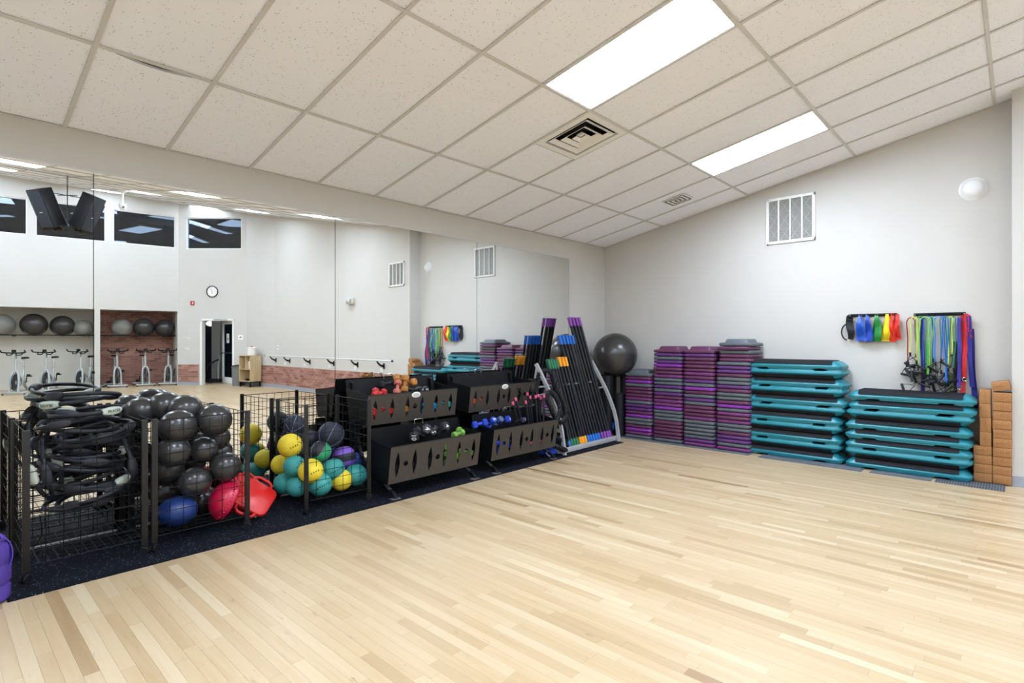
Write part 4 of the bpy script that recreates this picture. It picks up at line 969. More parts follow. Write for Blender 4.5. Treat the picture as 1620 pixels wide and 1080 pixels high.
# ================================================================== DUMBBELL RACKS
def lens(cx, cy, w, h, n=14):
    return [(cx + w / 2 * math.sin(PI * i / n) , cy - h / 2 + h * i / n) for i in range(n + 1)] + [(cx - w / 2 * math.sin(PI * i / n), cy + h / 2 - h * i / n) for i in range(1, n)]
def circ(cx, cy, r, n=16): return [(cx + r * math.cos(2 * PI * i / n), cy + r * math.sin(2 * PI * i / n)) for i in range(n)]
RW = 1.072
def make_rack():
    t = thing('dumbbell_rack', '', 'rack')
    def front(name, y0, z0, y1, z1):
        h = math.hypot(y1 - y0, z1 - z0); holes = [lens(RW * u, h * .5, .050, h * .72) for u in (.075, .25, .415, .58, .745, .925)] + [circ(RW * u, h * .5, .025) for u in (.16, .50, .835)]
        a = math.degrees(math.atan2(z1 - z0, y1 - y0))
        return plate(name, [(0, 0), (RW, 0), (RW, h), (0, h)], holes, .004, M_PANEL, t, T(0, y0, z0) @ R('X', a))
    def poly(name, yz, xs=(0.002, RW - .002), m=M_BLACK):
        for x in xs: G().prism(yz, -.002, .002, M=Matrix(((0, 0, 1, x), (1, 0, 0, 0), (0, 1, 0, 0), (0, 0, 0, 1)))).obj(name, m, t)
    def sheet(name, a, b): return G().box((0, 0, 0), (RW - .01, math.hypot(b[0] - a[0], b[1] - a[1]), .004)).obj(name, M_BLACK, t, M=T(RW / 2, (a[0] + b[0]) / 2, (a[1] + b[1]) / 2) @ R('X', math.degrees(math.atan2(b[1] - a[1], b[0] - a[0]))))
    front('lower_front_panel', -.80, .132, -.85, .461); poly('lower_end_plate', [(-.848, .458), (-.80, .135), (-.52, .15), (-.50, .50)])
    sheet('lower_bin_floor', (-.80, .134), (-.52, .15)); sheet('lower_back_plate', (-.52, .15), (-.505, .585))
    front('upper_front_panel', -.455, .605, -.495, .885); poly('upper_end_plate', [(-.492, .882), (-.455, .608), (-.16, .63), (-.105, .935)])
    sheet('upper_bin_floor', (-.455, .607), (-.16, .63)); sheet('upper_back_plate', (-.16, .63), (-.095, 1.01))
    for y, z in ((-.495, .885), (-.85, .461)): G().tube([(.005, y, z), (RW - .005, y, z)], .004, 6).obj('rim', M_BLACK, t)
    for x in (.06, RW - .06):
        g = G(); pts = [(-.12, .98), (-.15, .70), (-.22, .40), (-.34, .20), (-.52, .115), (-.68, .09), (-.78, .055), (-.83, .012)]
        g.loft([[(x - .016, y - .022, z), (x + .016, y - .022, z), (x + .016, y + .022, z + .004), (x - .016, y + .022, z + .004)] for y, z in pts]); g.obj('side_frame', M_BLACK, t, smooth=True, ang=50)
        G().loft([[(x - .02, -.70, .095), (x + .02, -.70, .095), (x + .02, -.67, .105), (x - .02, -.67, .105)], [(x - .016, -.775, .06), (x + .016, -.775, .06), (x + .016, -.75, .075), (x - .016, -.75, .075)], [(x - .012, -.83, .010), (x + .012, -.83, .010), (x + .012, -.81, .018), (x - .012, -.81, .018)]]).obj('foot', mat('grey_foot', (120, 124, 128), .4, metal=.5), t)
        G().box((x, -.825, .004), (.085, .055, .008)).obj('foot_plate', mat('grey_foot', (120, 124, 128), .4, metal=.5), t)
        G().box((x, -.115, .30), (.05, .03, .60)).obj('rear_post', M_BLACK, t); G().box((x, -.14, .004), (.08, .12, .008)).obj('rear_foot', M_BLACK, t)
    for x, y, z in ((RW * .52, -.505, .585), (RW * .45, -.095, 1.01)):
        G().tube([(x - .05, y, z - .01), (x - .05, y, z + .028), (x - .042, y, z + .034), (x + .042, y, z + .034), (x + .05, y, z + .028), (x + .05, y, z - .01)], .005, 8).obj('grab_handle', M_CHROME, t, smooth=True)
    o = G().lathe([(.052, -.002), (.052, .003), (.046, .005), (.003, .005)], 28).obj('badge', M_WHITE, t, smooth=True, M=T(RW * .50, -.4935, .857) @ R('X', 98) @ Matrix.Diagonal((1, .55, 1, 1)))
    G().lathe([(.031, .005), (.031, .0062), (.003, .0062)], 24).obj('badge_center', M_LGREY, o)
    G().lathe([(.034, .0046), (.034, .0056), (.003, .0056)], 24).obj('badge_ring', M_INK, o)
    g = G()
    for i in range(5): g.cyl((.06 + (RW - .12) * i / 4, -.099, .975), (.06 + (RW - .12) * i / 4, -.106, .975), .007, n=6)
    g.obj('bolt', M_CHROME, t); return t
rack = Maker(make_rack)
RX = (-4.628, -3.362)
rack('left two-tier dumbbell rack with slotted bronze front panels', T(RX[0], 0, MZ), 'two-tier dumbbell racks'); rack('right two-tier dumbbell rack with pink-tipped bars in its lower bin', T(RX[1], 0, MZ), 'two-tier dumbbell racks')
# dumbbells
def dcol(n, c): return mat('dumbbell_' + n, c, .55, var=.07, scale=40)
DM = {}
def dumbbell(label, M, col, n, c, R1=.036, L=.17, num=None, group='dumbbells in the racks', round_=False):
    k = (n, R1, L)
    if k not in DM:
        hl = R1 * 1.35; g = G(); g.lathe([(.013, -L / 2 + hl * .6), (.0145, -L / 4), (.0165, 0), (.0145, L / 4), (.013, L / 2 - hl * .6)], 12); a = g.mesh('grip', dcol(n, c), True)
        g = G(); s = 16 if round_ else 6; g.lathe([(R1 * .55, -hl / 2), (R1 * .93, -hl / 2 + .006), (R1, -hl / 4), (R1, hl / 4), (R1 * .93, hl / 2 - .006), (R1 * .74, hl / 2)], s); b = g.mesh('head', dcol(n, c), True, 30); DM[k] = (a, b, hl)
    a, b, hl = DM[k]; t = thing('dumbbell', label, 'dumbbell', M, group)
    link('grip', a, t)
    for s in (-1, 1):
        o = link('head', b, t, T(0, 0, s * (L / 2 - hl / 2)) @ (R('X', 180) if s < 0 else Matrix.Identity(4)))
        if num: lettering(num, R1 * 1.25, M_PRINTW, o, T(0, 0, hl / 2 + .0006))
    return t
def lay(label, p, az, el, *a, **k): return dumbbell(label, T(p) @ R('Z', az) @ R('Y', 90 - el), *a, **k)
def up(px, py, y): return on_y(px, py, y)
Z8 = lambda zx, zy, y: on_y(600 + zx / 10.283, 585 + zy / 10.283, y)     # upper left bin
Z4 = lambda zx, zy, y: on_y(530 + zx / 4.696, 570 + zy / 4.696, y)
Z5 = lambda zx, zy, y: on_y(700 + zx / 5.4, 560 + zy / 5.4, y)
BR = ('bronze', (176, 118, 48)); RD = ('red', (190, 46, 48)); BK = ('black', (28, 30, 35)); GN = ('green', (112, 160, 62)); BL = ('blue', (20, 58, 176)); LB = ('sky', (24, 140, 206)); TL = ('teal', (40, 150, 150)); OR = ('orange', (196, 132, 56)); PK = ('rust', (178, 96, 80))
# a bed of weights fills each bin; rows of the same colour show through the slots
def bed(rackx, lo, cols, y0, z0, dz):
    for u, (c, nm, cnt) in cols.items():
        for j in range(cnt):
            lay('%s dumbbell, %s layer, %s' % (c[0], ('bottom', 'second', 'third')[j], nm), (rackx + RW * u + (.012 if j % 2 else -.01), y0 - .004 * j, z0 + dz * j), 90 + (8 if j % 2 else -8), 0, 0, c[0], c[1], R1=.034, L=.165, group='dumbbells lying in the bins')
UL, LL, LRr, UR = 'in left upper bin', 'in left lower bin', 'in right lower bin', 'in right upper bin'
bed(RX[0], 0, {.075: (RD, UL + ' at far left', 3), .16: (RD, UL + ' near the first hole', 2), .25: (RD, UL + ' at the second slot', 3), .415: (BR, UL + ' at the third slot', 3), .58: (BK, UL + ' at the fourth slot', 2), .745: (LB, UL + ' at the fifth slot', 2), .925: (TL, UL + ' at the last slot', 2)}, -.355, .66, .066)
bed(RX[0], 0, {.075: (BK, LL + ' at the first slot', 3), .25: (BK, LL + ' at the second slot', 3), .415: (BK, LL + ' at the third slot', 2), .58: (BK, LL + ' at the fourth slot', 3), .745: (GN, LL + ' at the fifth slot', 3), .925: (GN, LL + ' at the last slot', 2)}, -.70, .195, .07)
bed(RX[1], 0, {.075: (BK, LRr + ' at the first slot', 2), .16: (BL, LRr + ' at the first hole', 2), .25: (BL, LRr + ' at the second slot', 2), .40: (BK, LRr + ' at the third slot', 2)}, -.70, .195, .07)
bed(RX[1], 0, {.08: (('orange', (206, 86, 48)), UR + ' at far left', 2), .17: (('orange', (206, 86, 48)), UR + ' at the first hole', 2)}, -.355, .66, .066)
# the heap on top of the upper left bin
lay('bronze dumbbell standing up at the centre of the heap', Z8(412, 215, -.36), 20, 82, 0, *BR, R1=.042, L=.165, round_=True)
lay('bronze dumbbell at the right of the heap, end toward the room', Z8(500, 205, -.33), -70, 10, 0, *BR, R1=.038, L=.14, round_=True)
lay('bronze dumbbell behind the standing one on the left', Z8(290, 140, -.27), 60, 12, 0, *BR, R1=.036, L=.14, round_=True)
lay('rust mottled dumbbell leaning at the front of the heap', Z8(296, 285, -.385), 45, 55, 0, *PK, R1=.038, L=.15, round_=True)
lay('black dumbbell lying on the back rim at left of heap', Z8(140, 222, -.25), 4, 2, 0, *BK, R1=.034, L=.19)
lay('black dumbbell right of the bronze heap, numbered end forward', Z8(600, 330, -.36), -65, 8, 0, *BK, R1=.034, L=.15, num='2')
lay('second black dumbbell right of the bronze heap', Z8(690, 320, -.35), -80, 6, 0, *BK, R1=.034, L=.15, num='2')
lay('red dumbbell showing above the rim at left', Z8(0, 388, -.39), 15, 8, 0, *RD, R1=.036, L=.17)
lay('red dumbbell beside the other one above rim, end up', Z8(-40, 372, -.36), 70, 12, 0, *RD, R1=.036, L=.16)
# lower left bin
lay('black dumbbell numbered 4 at the front of lower left bin', Z4(662, 522, -.70), -110, 20, 0, *BK, R1=.053, L=.20, num='4')
lay('black dumbbell crossing under it with end down left', Z4(602, 545, -.66), 40, 10, 0, *BK, R1=.050, L=.19, num='10')
lay('black dumbbell with a numbered 4 end, right of the pair', Z4(775, 508, -.68), -75, 22, 0, *BK, R1=.053, L=.20, num='4')
lay('black dumbbell lying behind the right numbered one', Z4(722, 530, -.62), -120, 8, 0, *BK, R1=.044, L=.17, num='5')
lay('green dumbbell lying at the right of lower left bin', Z4(915, 545, -.70), 10, 6, 0, *GN, R1=.036, L=.16, round_=True)
lay('green dumbbell behind it, end toward the room', Z4(930, 530, -.62), 60, 8, 0, *GN, R1=.036, L=.15, round_=True)
lay('green dumbbell peeping out behind the black ones', Z4(675, 535, -.58), 10, 4, 0, *GN, R1=.033, L=.15, round_=True)
# lower right bin
lay('blue dumbbell lying furthest left in the lower right bin', Z5(320, 595, -.70), -25, 10, 0, *BL, R1=.040, L=.165)
lay('blue dumbbell standing at the front of its bin, end forward', Z5(410, 590, -.71), -95, 38, 0, *BL, R1=.040, L=.165, num='5')
lay('blue dumbbell with its numbered face to the right', Z5(520, 565, -.66), -60, 12, 0, *BL, R1=.041, L=.16, num='5')
lay('slate blue dumbbell between the bright blue ones', Z5(470, 575, -.66), -90, 30, 0, 'slate', (64, 88, 128), R1=.038, L=.15)
t = thing('grip_trainer', 'dark violet strap grip lying in the lower right bin', 'strap', T(Z5(690, 560, -.70)) @ R('Z', 12)); G().box((0, 0, 0), (.075, .05, .05)).obj('cuff', mat('cuff_violet', (52, 44, 76), .7), t, bev=.012); G().tube([(-.03, 0, .01), (-.12, .01, 0), (-.17, .02, -.005)], .006, 6).obj('cord', M_BLKPL, t)
lettering('5', .03, M_PRINTW, t, T(0, -.0262, .005) @ R('X', 90))
# pink-tipped bars
M_PINK = mat('pink_cap', (236, 92, 140), .5, var=.04)
def bar(label, a, b, m, r=.0135, group=None, capl=.05, capm=None, rim=True, name='weighted_bar'):
    a, b = Vector(a), Vector(b); L = (b - a).length; t = thing(name, label, 'exercise bar', along(a, b), group)
    G().cyl((0, 0, capl * .4), (0, 0, L - capl * .4), r, n=14).obj('shaft', M_FOAM, t, smooth=True)
    for s, M in ((0, Matrix.Identity(4)), (1, T(0, 0, L) @ R('X', 180))):
        q = r * 1.16; prof = [(q * .8, 0), (q * 1.22, .002), (q * 1.22, .008), (q, .011), (q * 1.05, capl * .9), (q * .95, capl)] if rim else [(q * .8, 0), (q, .003), (q, capl - .002), (q * .9, capl)]
        G().lathe(prof, 16).obj('end_cap', capm or m, t, smooth=True, M=M)
    return t
for i, (zx, zy, bx_, ry) in enumerate([(598, 408, 700, -.66), (622, 372, 730, -.63), (711, 398, 750, -.60), (748, 355, 790, -.58), (724, 328, 770, -.56), (795, 350, 812, -.66), (817, 342, 850, -.62), (840, 362, 830, -.57), (868, 347, 845, -.68), (860, 400, 900, -.60)]):
    a = Z5(bx_ + (i % 3) * 6, 700, ry - .04); a.z = .175; b = Z5(zx, zy, ry)
    bar('pink-capped black bar, %s in the lower right bin' % ('leftmost' if i == 0 else ORD[i + 1] + ' counted from the left'), a, b, M_PINK, r=.0115, group='pink-tipped bars', capl=.036, rim=False)
# jump ropes and odds in the upper right bin
def rope(label, pts, r=.005, m=M_BLKPL): return tag(G().tube(pts, r, 6).obj('jump_rope', m, smooth=True), label, 'rope')
rope('thin black jump rope arching out of the upper right bin', [Z5(x, y, -.43 - .02 * i) for i, (x, y) in enumerate(((500, 262), (540, 248), (590, 252), (640, 285), (672, 335), (686, 400), (700, 470), (720, 540)))])
t = thing('jump_rope_bundle', 'bundle of black jump ropes draped over the right end of the upper bin', 'rope', None)
for k in range(6):
    a, b, c = Z5(700 + 20 * k, 285 + (k % 2) * 20, -.36), Z5(735 + 12 * k, 225, -.33), Z5(760 + 10 * k, 330 + 30 * (k % 3), -.52)
    G().tube([a, a.lerp(b, .6) + Vector((0, 0, .03)), b + Vector((0, -.03, .02)), b.lerp(c, .5) + Vector((0, -.02, .01)), c], .012, 8).obj('rope', M_BLKPL, t, smooth=True)
t = thing('weight_plate', 'black round weight with a white number in the upper right bin', 'weight', T(Z5(634, 335, -.40)) @ R('Z', 10) @ R('X', 75)); G().lathe([(.02, -.02), (.055, -.02), (.06, -.014), (.06, .014), (.055, .02), (.02, .02)], 24).obj('disc', M_BLKPL, t, smooth=True); lettering('5', .06, M_PRINTW, t, T(0, 0, .0205))
# ================================================================== BAR RACK
t = thing('bar_rack', 'silver framed rack of leaning foam exercise bars', 'rack', T(0, 0, MZ))
armP = [(-.80, 0), (-.785, .10), (-.76, .27), (-.72, .42), (-.655, .57), (-.585, .71), (-.50, .85), (-.42, .98), (-.345, 1.09)]
for x in (-2.10, -.875):
    g = G(); rows = []
    for i, (y, z) in enumerate(armP):
        q = armP[min(i + 1, len(armP) - 1)]; p0 = armP[max(i - 1, 0)]; d = Vector((q[0] - p0[0], q[1] - p0[1])).normalized(); n = Vector((-d.y, d.x)); w = .022
        rows.append([(x - .013, y + n.x * w, z + n.y * w), (x + .013, y + n.x * w, z + n.y * w), (x + .013, y - n.x * w, z - n.y * w), (x - .013, y - n.x * w, z - n.y * w)])
    g.loft(rows).obj('side_arm', M_SILVER, t, smooth=True, ang=40)
    G().cyl((x, -.36, 1.06), (x, -.14, .02), .014, n=10).obj('rear_leg', M_SILVER, t, smooth=True); G().cyl((x, -.56, .74), (x, -.27, .66), .012, n=8).obj('brace', M_SILVER, t)
G().box((-1.4875, -.755, .042), (1.25, .012, .066)).obj('tray_lip', M_SILVER, t, bev=.003); G().box((-1.4875, -.62, .012), (1.25, .26, .012)).obj('tray', M_SILVER, t)
for y, z in ((-.395, .80), (-.495, .42)): G().cyl((-2.10, y, z), (-.875, y, z), .012, n=10).obj('cross_bar', M_SILVER, t, smooth=True)
for x in (-1.64, -1.455, -1.14): G().cyl((x, -.395, .80), (x, -.53, .82), .006, n=8).obj('divider', M_SILVER, t)
CAPS = {'green': mat('cap_green', (28, 108, 74), .5, var=.04), 'yellow': mat('cap_yellow', (236, 156, 14), .5, var=.03), 'blue': mat('cap_blue', (20, 100, 190), .5, var=.04), 'purple': mat('cap_purple', (126, 60, 152), .5, var=.04)}
LNn = -.278
def lbar(col, xb, xt, row, L, i, n):
    y0 = -.695 + row * .044; b = Vector((xb, y0, MZ + .02)); s = LNn; h = L / math.sqrt(1 + s * s + ((xt - xb) / (L * .96)) ** 2)
    tpt = Vector((xt, y0 + h * .278, MZ + .02 + h)); tpt = b + (tpt - b).normalized() * L
    bar('%s-capped black foam bar, %s %s row of the %s group' % (col, ORD[i + 1] + ' from left in the', 'front' if row == 0 else 'back', {'green': 'shortest', 'yellow': 'second shortest', 'blue': 'long', 'purple': 'longest'}[col]), b, tpt, CAPS[col], r=.0185, group='foam bars on the silver rack', capl=.125, name='foam_bar')
for col, L, fr_, bk_ in (('green', 1.165, [(-1.84, -1.905), (-1.785, -1.85), (-1.73, -1.80), (-1.675, -1.745)], [(-1.81, -1.875), (-1.75, -1.825), (-1.70, -1.77)]),
                       ('yellow', 1.19, [(-1.60, -1.675), (-1.545, -1.60), (-1.49, -1.535)], [(-1.575, -1.64), (-1.515, -1.565)]),
                       ('blue', 1.495, [(-1.42, -1.56), (-1.36, -1.485), (-1.30, -1.41), (-1.24, -1.345), (-1.175, -1.275)], [(-1.39, -1.52), (-1.33, -1.45), (-1.27, -1.375), (-1.20, -1.31)]),
                       ('purple', 1.76, [(-1.10, -1.245), (-1.03, -1.165), (-.96, -1.085), (-.905, -1.02)], [(-1.06, -1.20), (-.995, -1.12), (-.93, -1.05)])):
    for i, (x, xt) in enumerate(fr_): lbar(col, x, xt, 0, L, i, len(fr_))
    for i, (x, xt) in enumerate(bk_): lbar(col, x, xt, 1, L, i, len(bk_))
a = Vector((-1.90, -.735, MZ + .022)); b = on_y(884, 607, -.44)
bar('short black bar with a blue cap leaning in front of the green ones', a, b, CAPS['blue'], r=.0165, group=None, capl=.11, name='foam_bar')
# battle rope
t = thing('battle_rope', 'thick black braided rope coiled over the left arm of the bar rack', 'rope')
ctl = [(856, 690, -.30), (850, 650, -.32), (848, 618, -.36), (853, 594, -.40), (864, 586, -.44), (875, 592, -.52), (880, 606, -.60), (886, 625, -.66), (893, 642, -.70), (895, 658, -.73), (888, 668, -.75), (878, 660, -.74), (872, 645, -.72), (866, 630, -.68), (870, 620, -.66), (880, 630, -.70), (886, 648, -.76), (880, 668, -.78), (873, 680, -.78), (878, 690, -.76), (888, 698, -.74), (898, 708, -.72), (893, 712, -.62), (882, 700, -.60), (872, 690, -.64), (872, 700, -.72), (884, 708, -.80), (896, 712, -.80)]
cp = [on_y(*c) for c in ctl]
for p in cp: p.z = max(p.z, .035)
sm = []
for i in range(len(cp) - 1):
    p0, p1, p2, p3 = cp[max(0, i - 1)], cp[i], cp[i + 1], cp[min(len(cp) - 1, i + 2)]
    for k in range(8):
        u = k / 8; sm.append(.5 * ((2 * p1) + (p2 - p0) * u + (2 * p0 - 5 * p1 + 4 * p2 - p3) * u * u + (3 * p1 - p0 - 3 * p2 + p3) * u ** 3))
sd = []; upv = Vector((0, 0, 1))
acc = 0
for s in range(3):
    pts = []; acc = 0
    for i, p in enumerate(sm):
        d = (sm[min(i + 1, len(sm) - 1)] - sm[max(0, i - 1)]).normalized(); a = d.cross(Vector((.3, .2, 1))).normalized(); b = d.cross(a)
        acc += (p - sm[i - 1]).length if i else 0; th = acc * 48 + s * 2 * PI / 3
        pts.append(p + (a * math.cos(th) + b * math.sin(th)) * .0165)
    G().tube(pts, .0185, 8).obj('strand', M_BLKPL, t, smooth=True)
t = ball('small bright blue ball resting behind the right end of the bar rack', 'exercise_ball', on_y(967, 674, -.42), .07, mat('bright_blue_ball', (24, 84, 208), .45, var=.05))
t = thing('blue_mat_roll', 'crumpled blue fabric bag on the mat under the bins', 'bag', T(-2.20, -.62, .012))
G().loft([rr(.20, .16, .05, 0), rr(.23, .18, .06, .02), rr(.20, .14, .06, .05), rr(.12, .08, .04, .075)]).obj('bag', mat('blue_fabric', (30, 66, 190), .7, var=.12, scale=12, bump=.3, bscale=30), t, smooth=True, ang=60)
G().tube([(-.09, -.05, .05), (-.13, -.09, .03), (-.12, -.12, .01), (-.07, -.11, .008)], .008, 6).obj('bag_strap', M_LGREY, t, smooth=True)
# ================================================================== FAR SIDE OF THE ROOM, SEEN IN THE MIRROR
def bkM(s, off, z): p = bk(s, off); return T(p.x, p.y, z) @ R('Z', back_angle + 180)          # local +y faces the room... turned below
def bpos(s, off, z): p = bk(s, off); return Vector((p.x, p.y, z))
for nm, s0, s1, lab in (('left', 2.09, 5.6, 'long thin black shelf of grey balls over the bikes in the pale recess'), ('right', .03, 1.96, 'thin black shelf of balls over the bikes in the brick recess')):
    t = thing('ball_shelf', lab, 'shelf', T(bpos((s0 + s1) / 2, -.55, 1.545)) @ R('Z', back_angle)); L = s1 - s0
    for y in (-.16, .16): G().cyl((-L / 2, y, 0), (L / 2, y, 0), .016, n=10).obj('rail', M_BLACK, t, smooth=True)
    for x in (-L / 2 + .12, 0, L / 2 - .12): G().box((x, 0, -.02), (.03, 1.0, .03)).obj('bracket', M_BLACK, t)
for px_s, r, m, lab in ((4.10, .30, M_BALLG, 'grey stability ball at the left edge of pale recess shelf'), (3.43, .315, M_BALL, 'large black stability ball in the pale recess, second from its left'), (2.81, .295, M_BALL, 'black stability ball in the pale recess, third from left'), (2.34, .245, M_BALLG, 'smaller grey stability ball beside the mirror joint'),
                        (1.42, .27, M_BALLG, 'grey stability ball at the left of the brick recess'), (.86, .285, M_BALL, 'black stability ball in the middle of brick recess'), (.315, .275, M_BALL, 'black stability ball at the right of brick recess')):
    d = .16; zc = 1.545 + math.sqrt(max(.01, (r + .016) ** 2 - d * d)); ball(lab, 'stability_ball', bpos(px_s, -.55, zc), r, m, group='stability balls on the recess shelves')
# exercise bikes
M_BIKE = mat('bike_silver', (176, 182, 180), .4, metal=.4, var=.04)
def make_bike():
    t = thing('exercise_bike', '', 'exercise bike')
    # local +y is the front
    for y, n in ((.42, 'front_stabilizer'), (-.48, 'rear_stabilizer')):
        G().box((0, y, .055), (.50, .07, .045)).obj(n, M_BIKE, t, bev=.01)
        for s in (-1, 1): G().cyl((s * .22, y, 0), (s * .22, y, .035), .022, n=8).obj('leveling_foot', M_BLKPL, t)
    g = G()
    for s in (-1, 1): g.tube([(s * .085, .42, .07), (s * .085, .37, .35), (s * .07, .34, .52), (s * .03, .31, .60)], .026, 8)
    g.tube([(0, .31, .58), (0, .27, .92)], .030, 8).tube([(0, -.48, .07), (0, -.15, .30), (0, .30, .62)], .032, 8).tube([(0, -.15, .28), (0, -.22, .62)], .030, 8).tube([(0, -.12, .28), (0, .40, .09)], .024, 8)
    g.obj('frame', M_BIKE, t, smooth=True)
    g = G(); g.add(*disc(.225, .035, 32), M=T(0, .30, .31) @ R('Y', 90)); o = g.obj('flywheel', mat('flywheel', (58, 60, 64), .35, metal=.5), t, smooth=True)
    G().add(*disc(.06, .05, 20), M=T(0, .30, .31) @ R('Y', 90)).obj('hub', M_CHROME, o, smooth=True)
    g = G().tube([(0, .27, .90), (0, .27, 1.06), (0, .33, 1.09)], .020, 8); g.obj('handlebar_post', M_CHROME, t, smooth=True)
    g = G().tube([(-.24, .50, 1.14), (-.24, .42, 1.09), (-.20, .36, 1.08), (-.08, .30, 1.07), (.08, .30, 1.07), (.20, .36, 1.08), (.24, .42, 1.09), (.24, .50, 1.14)], .017, 8)
    g.tube([(-.17, .33, 1.08), (-.14, .40, 1.02), (-.06, .42, 1.02), (-.02, .36, 1.07)], .014, 6).tube([(.17, .33, 1.08), (.14, .40, 1.02), (.06, .42, 1.02), (.02, .36, 1.07)], .014, 6); g.obj('handlebar', M_BLKPL, t, smooth=True)
    G().box((0, .40, 1.12), (.09, .03, .07)).obj('console', M_BLKPL, t, bev=.006)
    G().tube([(0, -.22, .60), (0, -.25, .88)], .022, 8).obj('seat_post', M_CHROME, t, smooth=True)
    G().loft([[(x * w, -.40 + .28 * v, .93 + z) for x, z in ((-1, -.02), (-.8, .02), (0, .028), (.8, .02), (1, -.02), (0, -.03))] for v, w in ((0, .07), (.15, .085), (.4, .07), (.7, .035), (1, .022))]).obj('saddle', M_BLKPL, t, smooth=True, ang=60)
    g = G().add(*disc(.10, .03, 20), M=T(.05, -.10, .29) @ R('Y', 90)); g.obj('chain_guard', M_BIKE, t, smooth=True)
    for s in (-1, 1):
        G().tube([(s * .06, -.10, .29), (s * .10, -.10, .29), (s * .11, -.10 + .03 * s, .29 + s * .16)], .012, 6).obj('crank', M_BLKPL, t)
        G().box((s * .165, -.10 + .03 * s, .29 + s * .16), (.095, .10, .03)).box((s * .165, -.05 + .03 * s, .29 + s * .16 + .03), (.08, .02, .05)).obj('pedal', M_BLKPL, t, bev=.005)
    return t
bike = Maker(make_bike)
fa = math.degrees(math.atan2(BN.y, BN.x)) - 90
for i, (x, y, a) in enumerate(((-5.83, -13.98, 14), (-5.20, -14.26, 16), (-4.45, -14.48, 26), (-3.487, -14.70, -4), (-2.80, -14.60, -2), (-2.22, -14.60, 14))):
    M0 = T(x, y, 0) @ R('Z', fa + a) @ T(0, -.42, 0)
    bike('silver exercise bike, %s' % ('leftmost under the grey ball at the photo edge', 'second from the left in front of the pale recess', 'third from the left, just before the mirror joint', 'leftmost in front of the brick recess', 'middle one in front of the brick recess', 'rightmost in front of the brick recess, by the white pier')[i], M0, 'exercise bikes seen in the mirror')
# wall things on the angled wall
def on_ang(px_s, z, off=0): return ang_M(px_s, off, z)
def sw(x, y): return (Vector((x, y)) - A0).dot(AD)
# local frame of ang_M: x along the wall, +y or -y toward the room
fy = 1 if (Matrix.Rotation(math.radians(ang_angle), 2) @ Vector((0, 1))).dot(AN) > 0 else -1
RX90 = R('X', -90 * fy)
t = thing('wall_clock', 'round white wall clock with black rim above the door', 'clock', on_ang(sw(-1.256, -13.632), 2.92, 0) @ RX90)
G().band([(.155, .002), (.18, .002), (.182, .03), (.172, .036), (.160, .030), (.155, .022)], 36).obj('rim', M_BLACK, t, smooth=True); G().lathe([(.16, .012), (.16, .020), (.003, .020)], 36).obj('dial', M_WHITE, t)
for a, l, w in ((178, .085, .010), (-28, .12, .007)): G().box((0, l / 2 - .01, .023), (w, l, .003)).obj('clock_hand', M_INK, t, M=R('Z', a))
g = G()
for i in range(12): g.box((0, .138, .0215), (.006, .022, .002), R('Z', 30 * i))
g.obj('hour_marks', M_INK, t)
t = thing('fire_alarm', 'small red fire alarm strobe left of the clock', 'alarm', on_ang(sw(-1.68, -14.088), 2.56, .025 ) @ RX90); G().box((0, 0, -.012), (.11, .13, .05)).obj('body', mat('alarm_red', (176, 40, 46), .4), t, bev=.006); G().box((-.03, 0, .018), (.03, .07, .02)).obj('strobe_lens', M_WHITE, t)
t = thing('wall_sign', 'small sign plate right of the door', 'sign', on_ang(sw(-.655, -12.985), 1.49, .006) @ RX90); G().box((0, 0, 0), (.15, .15, .008)).obj('plate', M_WHITE, t); G().box((0, 0, .005), (.07, .03, .003), R('Z', -18)).obj('sign_print', M_INK, t)
for z, w, lab in ((1.46, .16, 'upper pale cover plate left of the door'), (1.12, .16, 'lower pale cover plate left of the door')):
    t = thing('cover_plate', lab, 'wall plate', on_ang(sw(-1.80, -14.215), z, .004) @ RX90); G().box((0, 0, 0), (w, .09, .008)).obj('plate', M_WALLD, t, bev=.002); G().cyl((0, 0, .003), (0, 0, .006), .006, n=8).obj('screw', M_LGREY, t)
# cabinet
fd = Vector((-.21, -.978)); dd = Vector((.978, -.21))
cm = Matrix(((dd.x, -fd.x, 0, -.80), (dd.y, -fd.y, 0, -11.89), (0, 0, 1, 0), (0, 0, 0, 1)))   # x = depth into the wall, y = along the front, back to the camera side at 0
t = thing('storage_cabinet', 'pale oak cubby cabinet on black legs beside the open door', 'cabinet', cm)
Wc, Dc, Zb, Zt = .55, .37, .16, .945
g = G(); g.box((Dc / 2, -.009, (Zb + Zt) / 2), (Dc, .018, Zt - Zb)).box((Dc / 2, -Wc + .009, (Zb + Zt) / 2), (Dc, .018, Zt - Zb)).box((Dc / 2, -Wc / 2, Zb + .009), (Dc, Wc, .018)).box((Dc / 2, -Wc / 2, Zt - .009), (Dc, Wc, .018)).box((Dc - .005, -Wc / 2, (Zb + Zt) / 2), (.01, Wc, Zt - Zb))
g.obj('carcass', M_OAK, t); G().box((Dc / 2, -Wc / 2, .53), (Dc - .01, Wc - .03, .016)).obj('shelf', M_OAK, t); G().box((Dc / 2, -Wc * .45, .73), (Dc - .01, .016, .38)).obj('divider', M_OAK, t)
for x in (.03, Dc - .03):
    for y in (-.03, -Wc + .03): G().box((x, y, .075), (.03, .03, .15)).obj('leg', M_BLACK, t)
G().box((Dc / 2, -Wc / 2, .145), (Dc, Wc, .025)).obj('leg_frame', M_BLACK, t)
def cabp(x, y, z): p = cm @ Vector((x, y, z)); return p
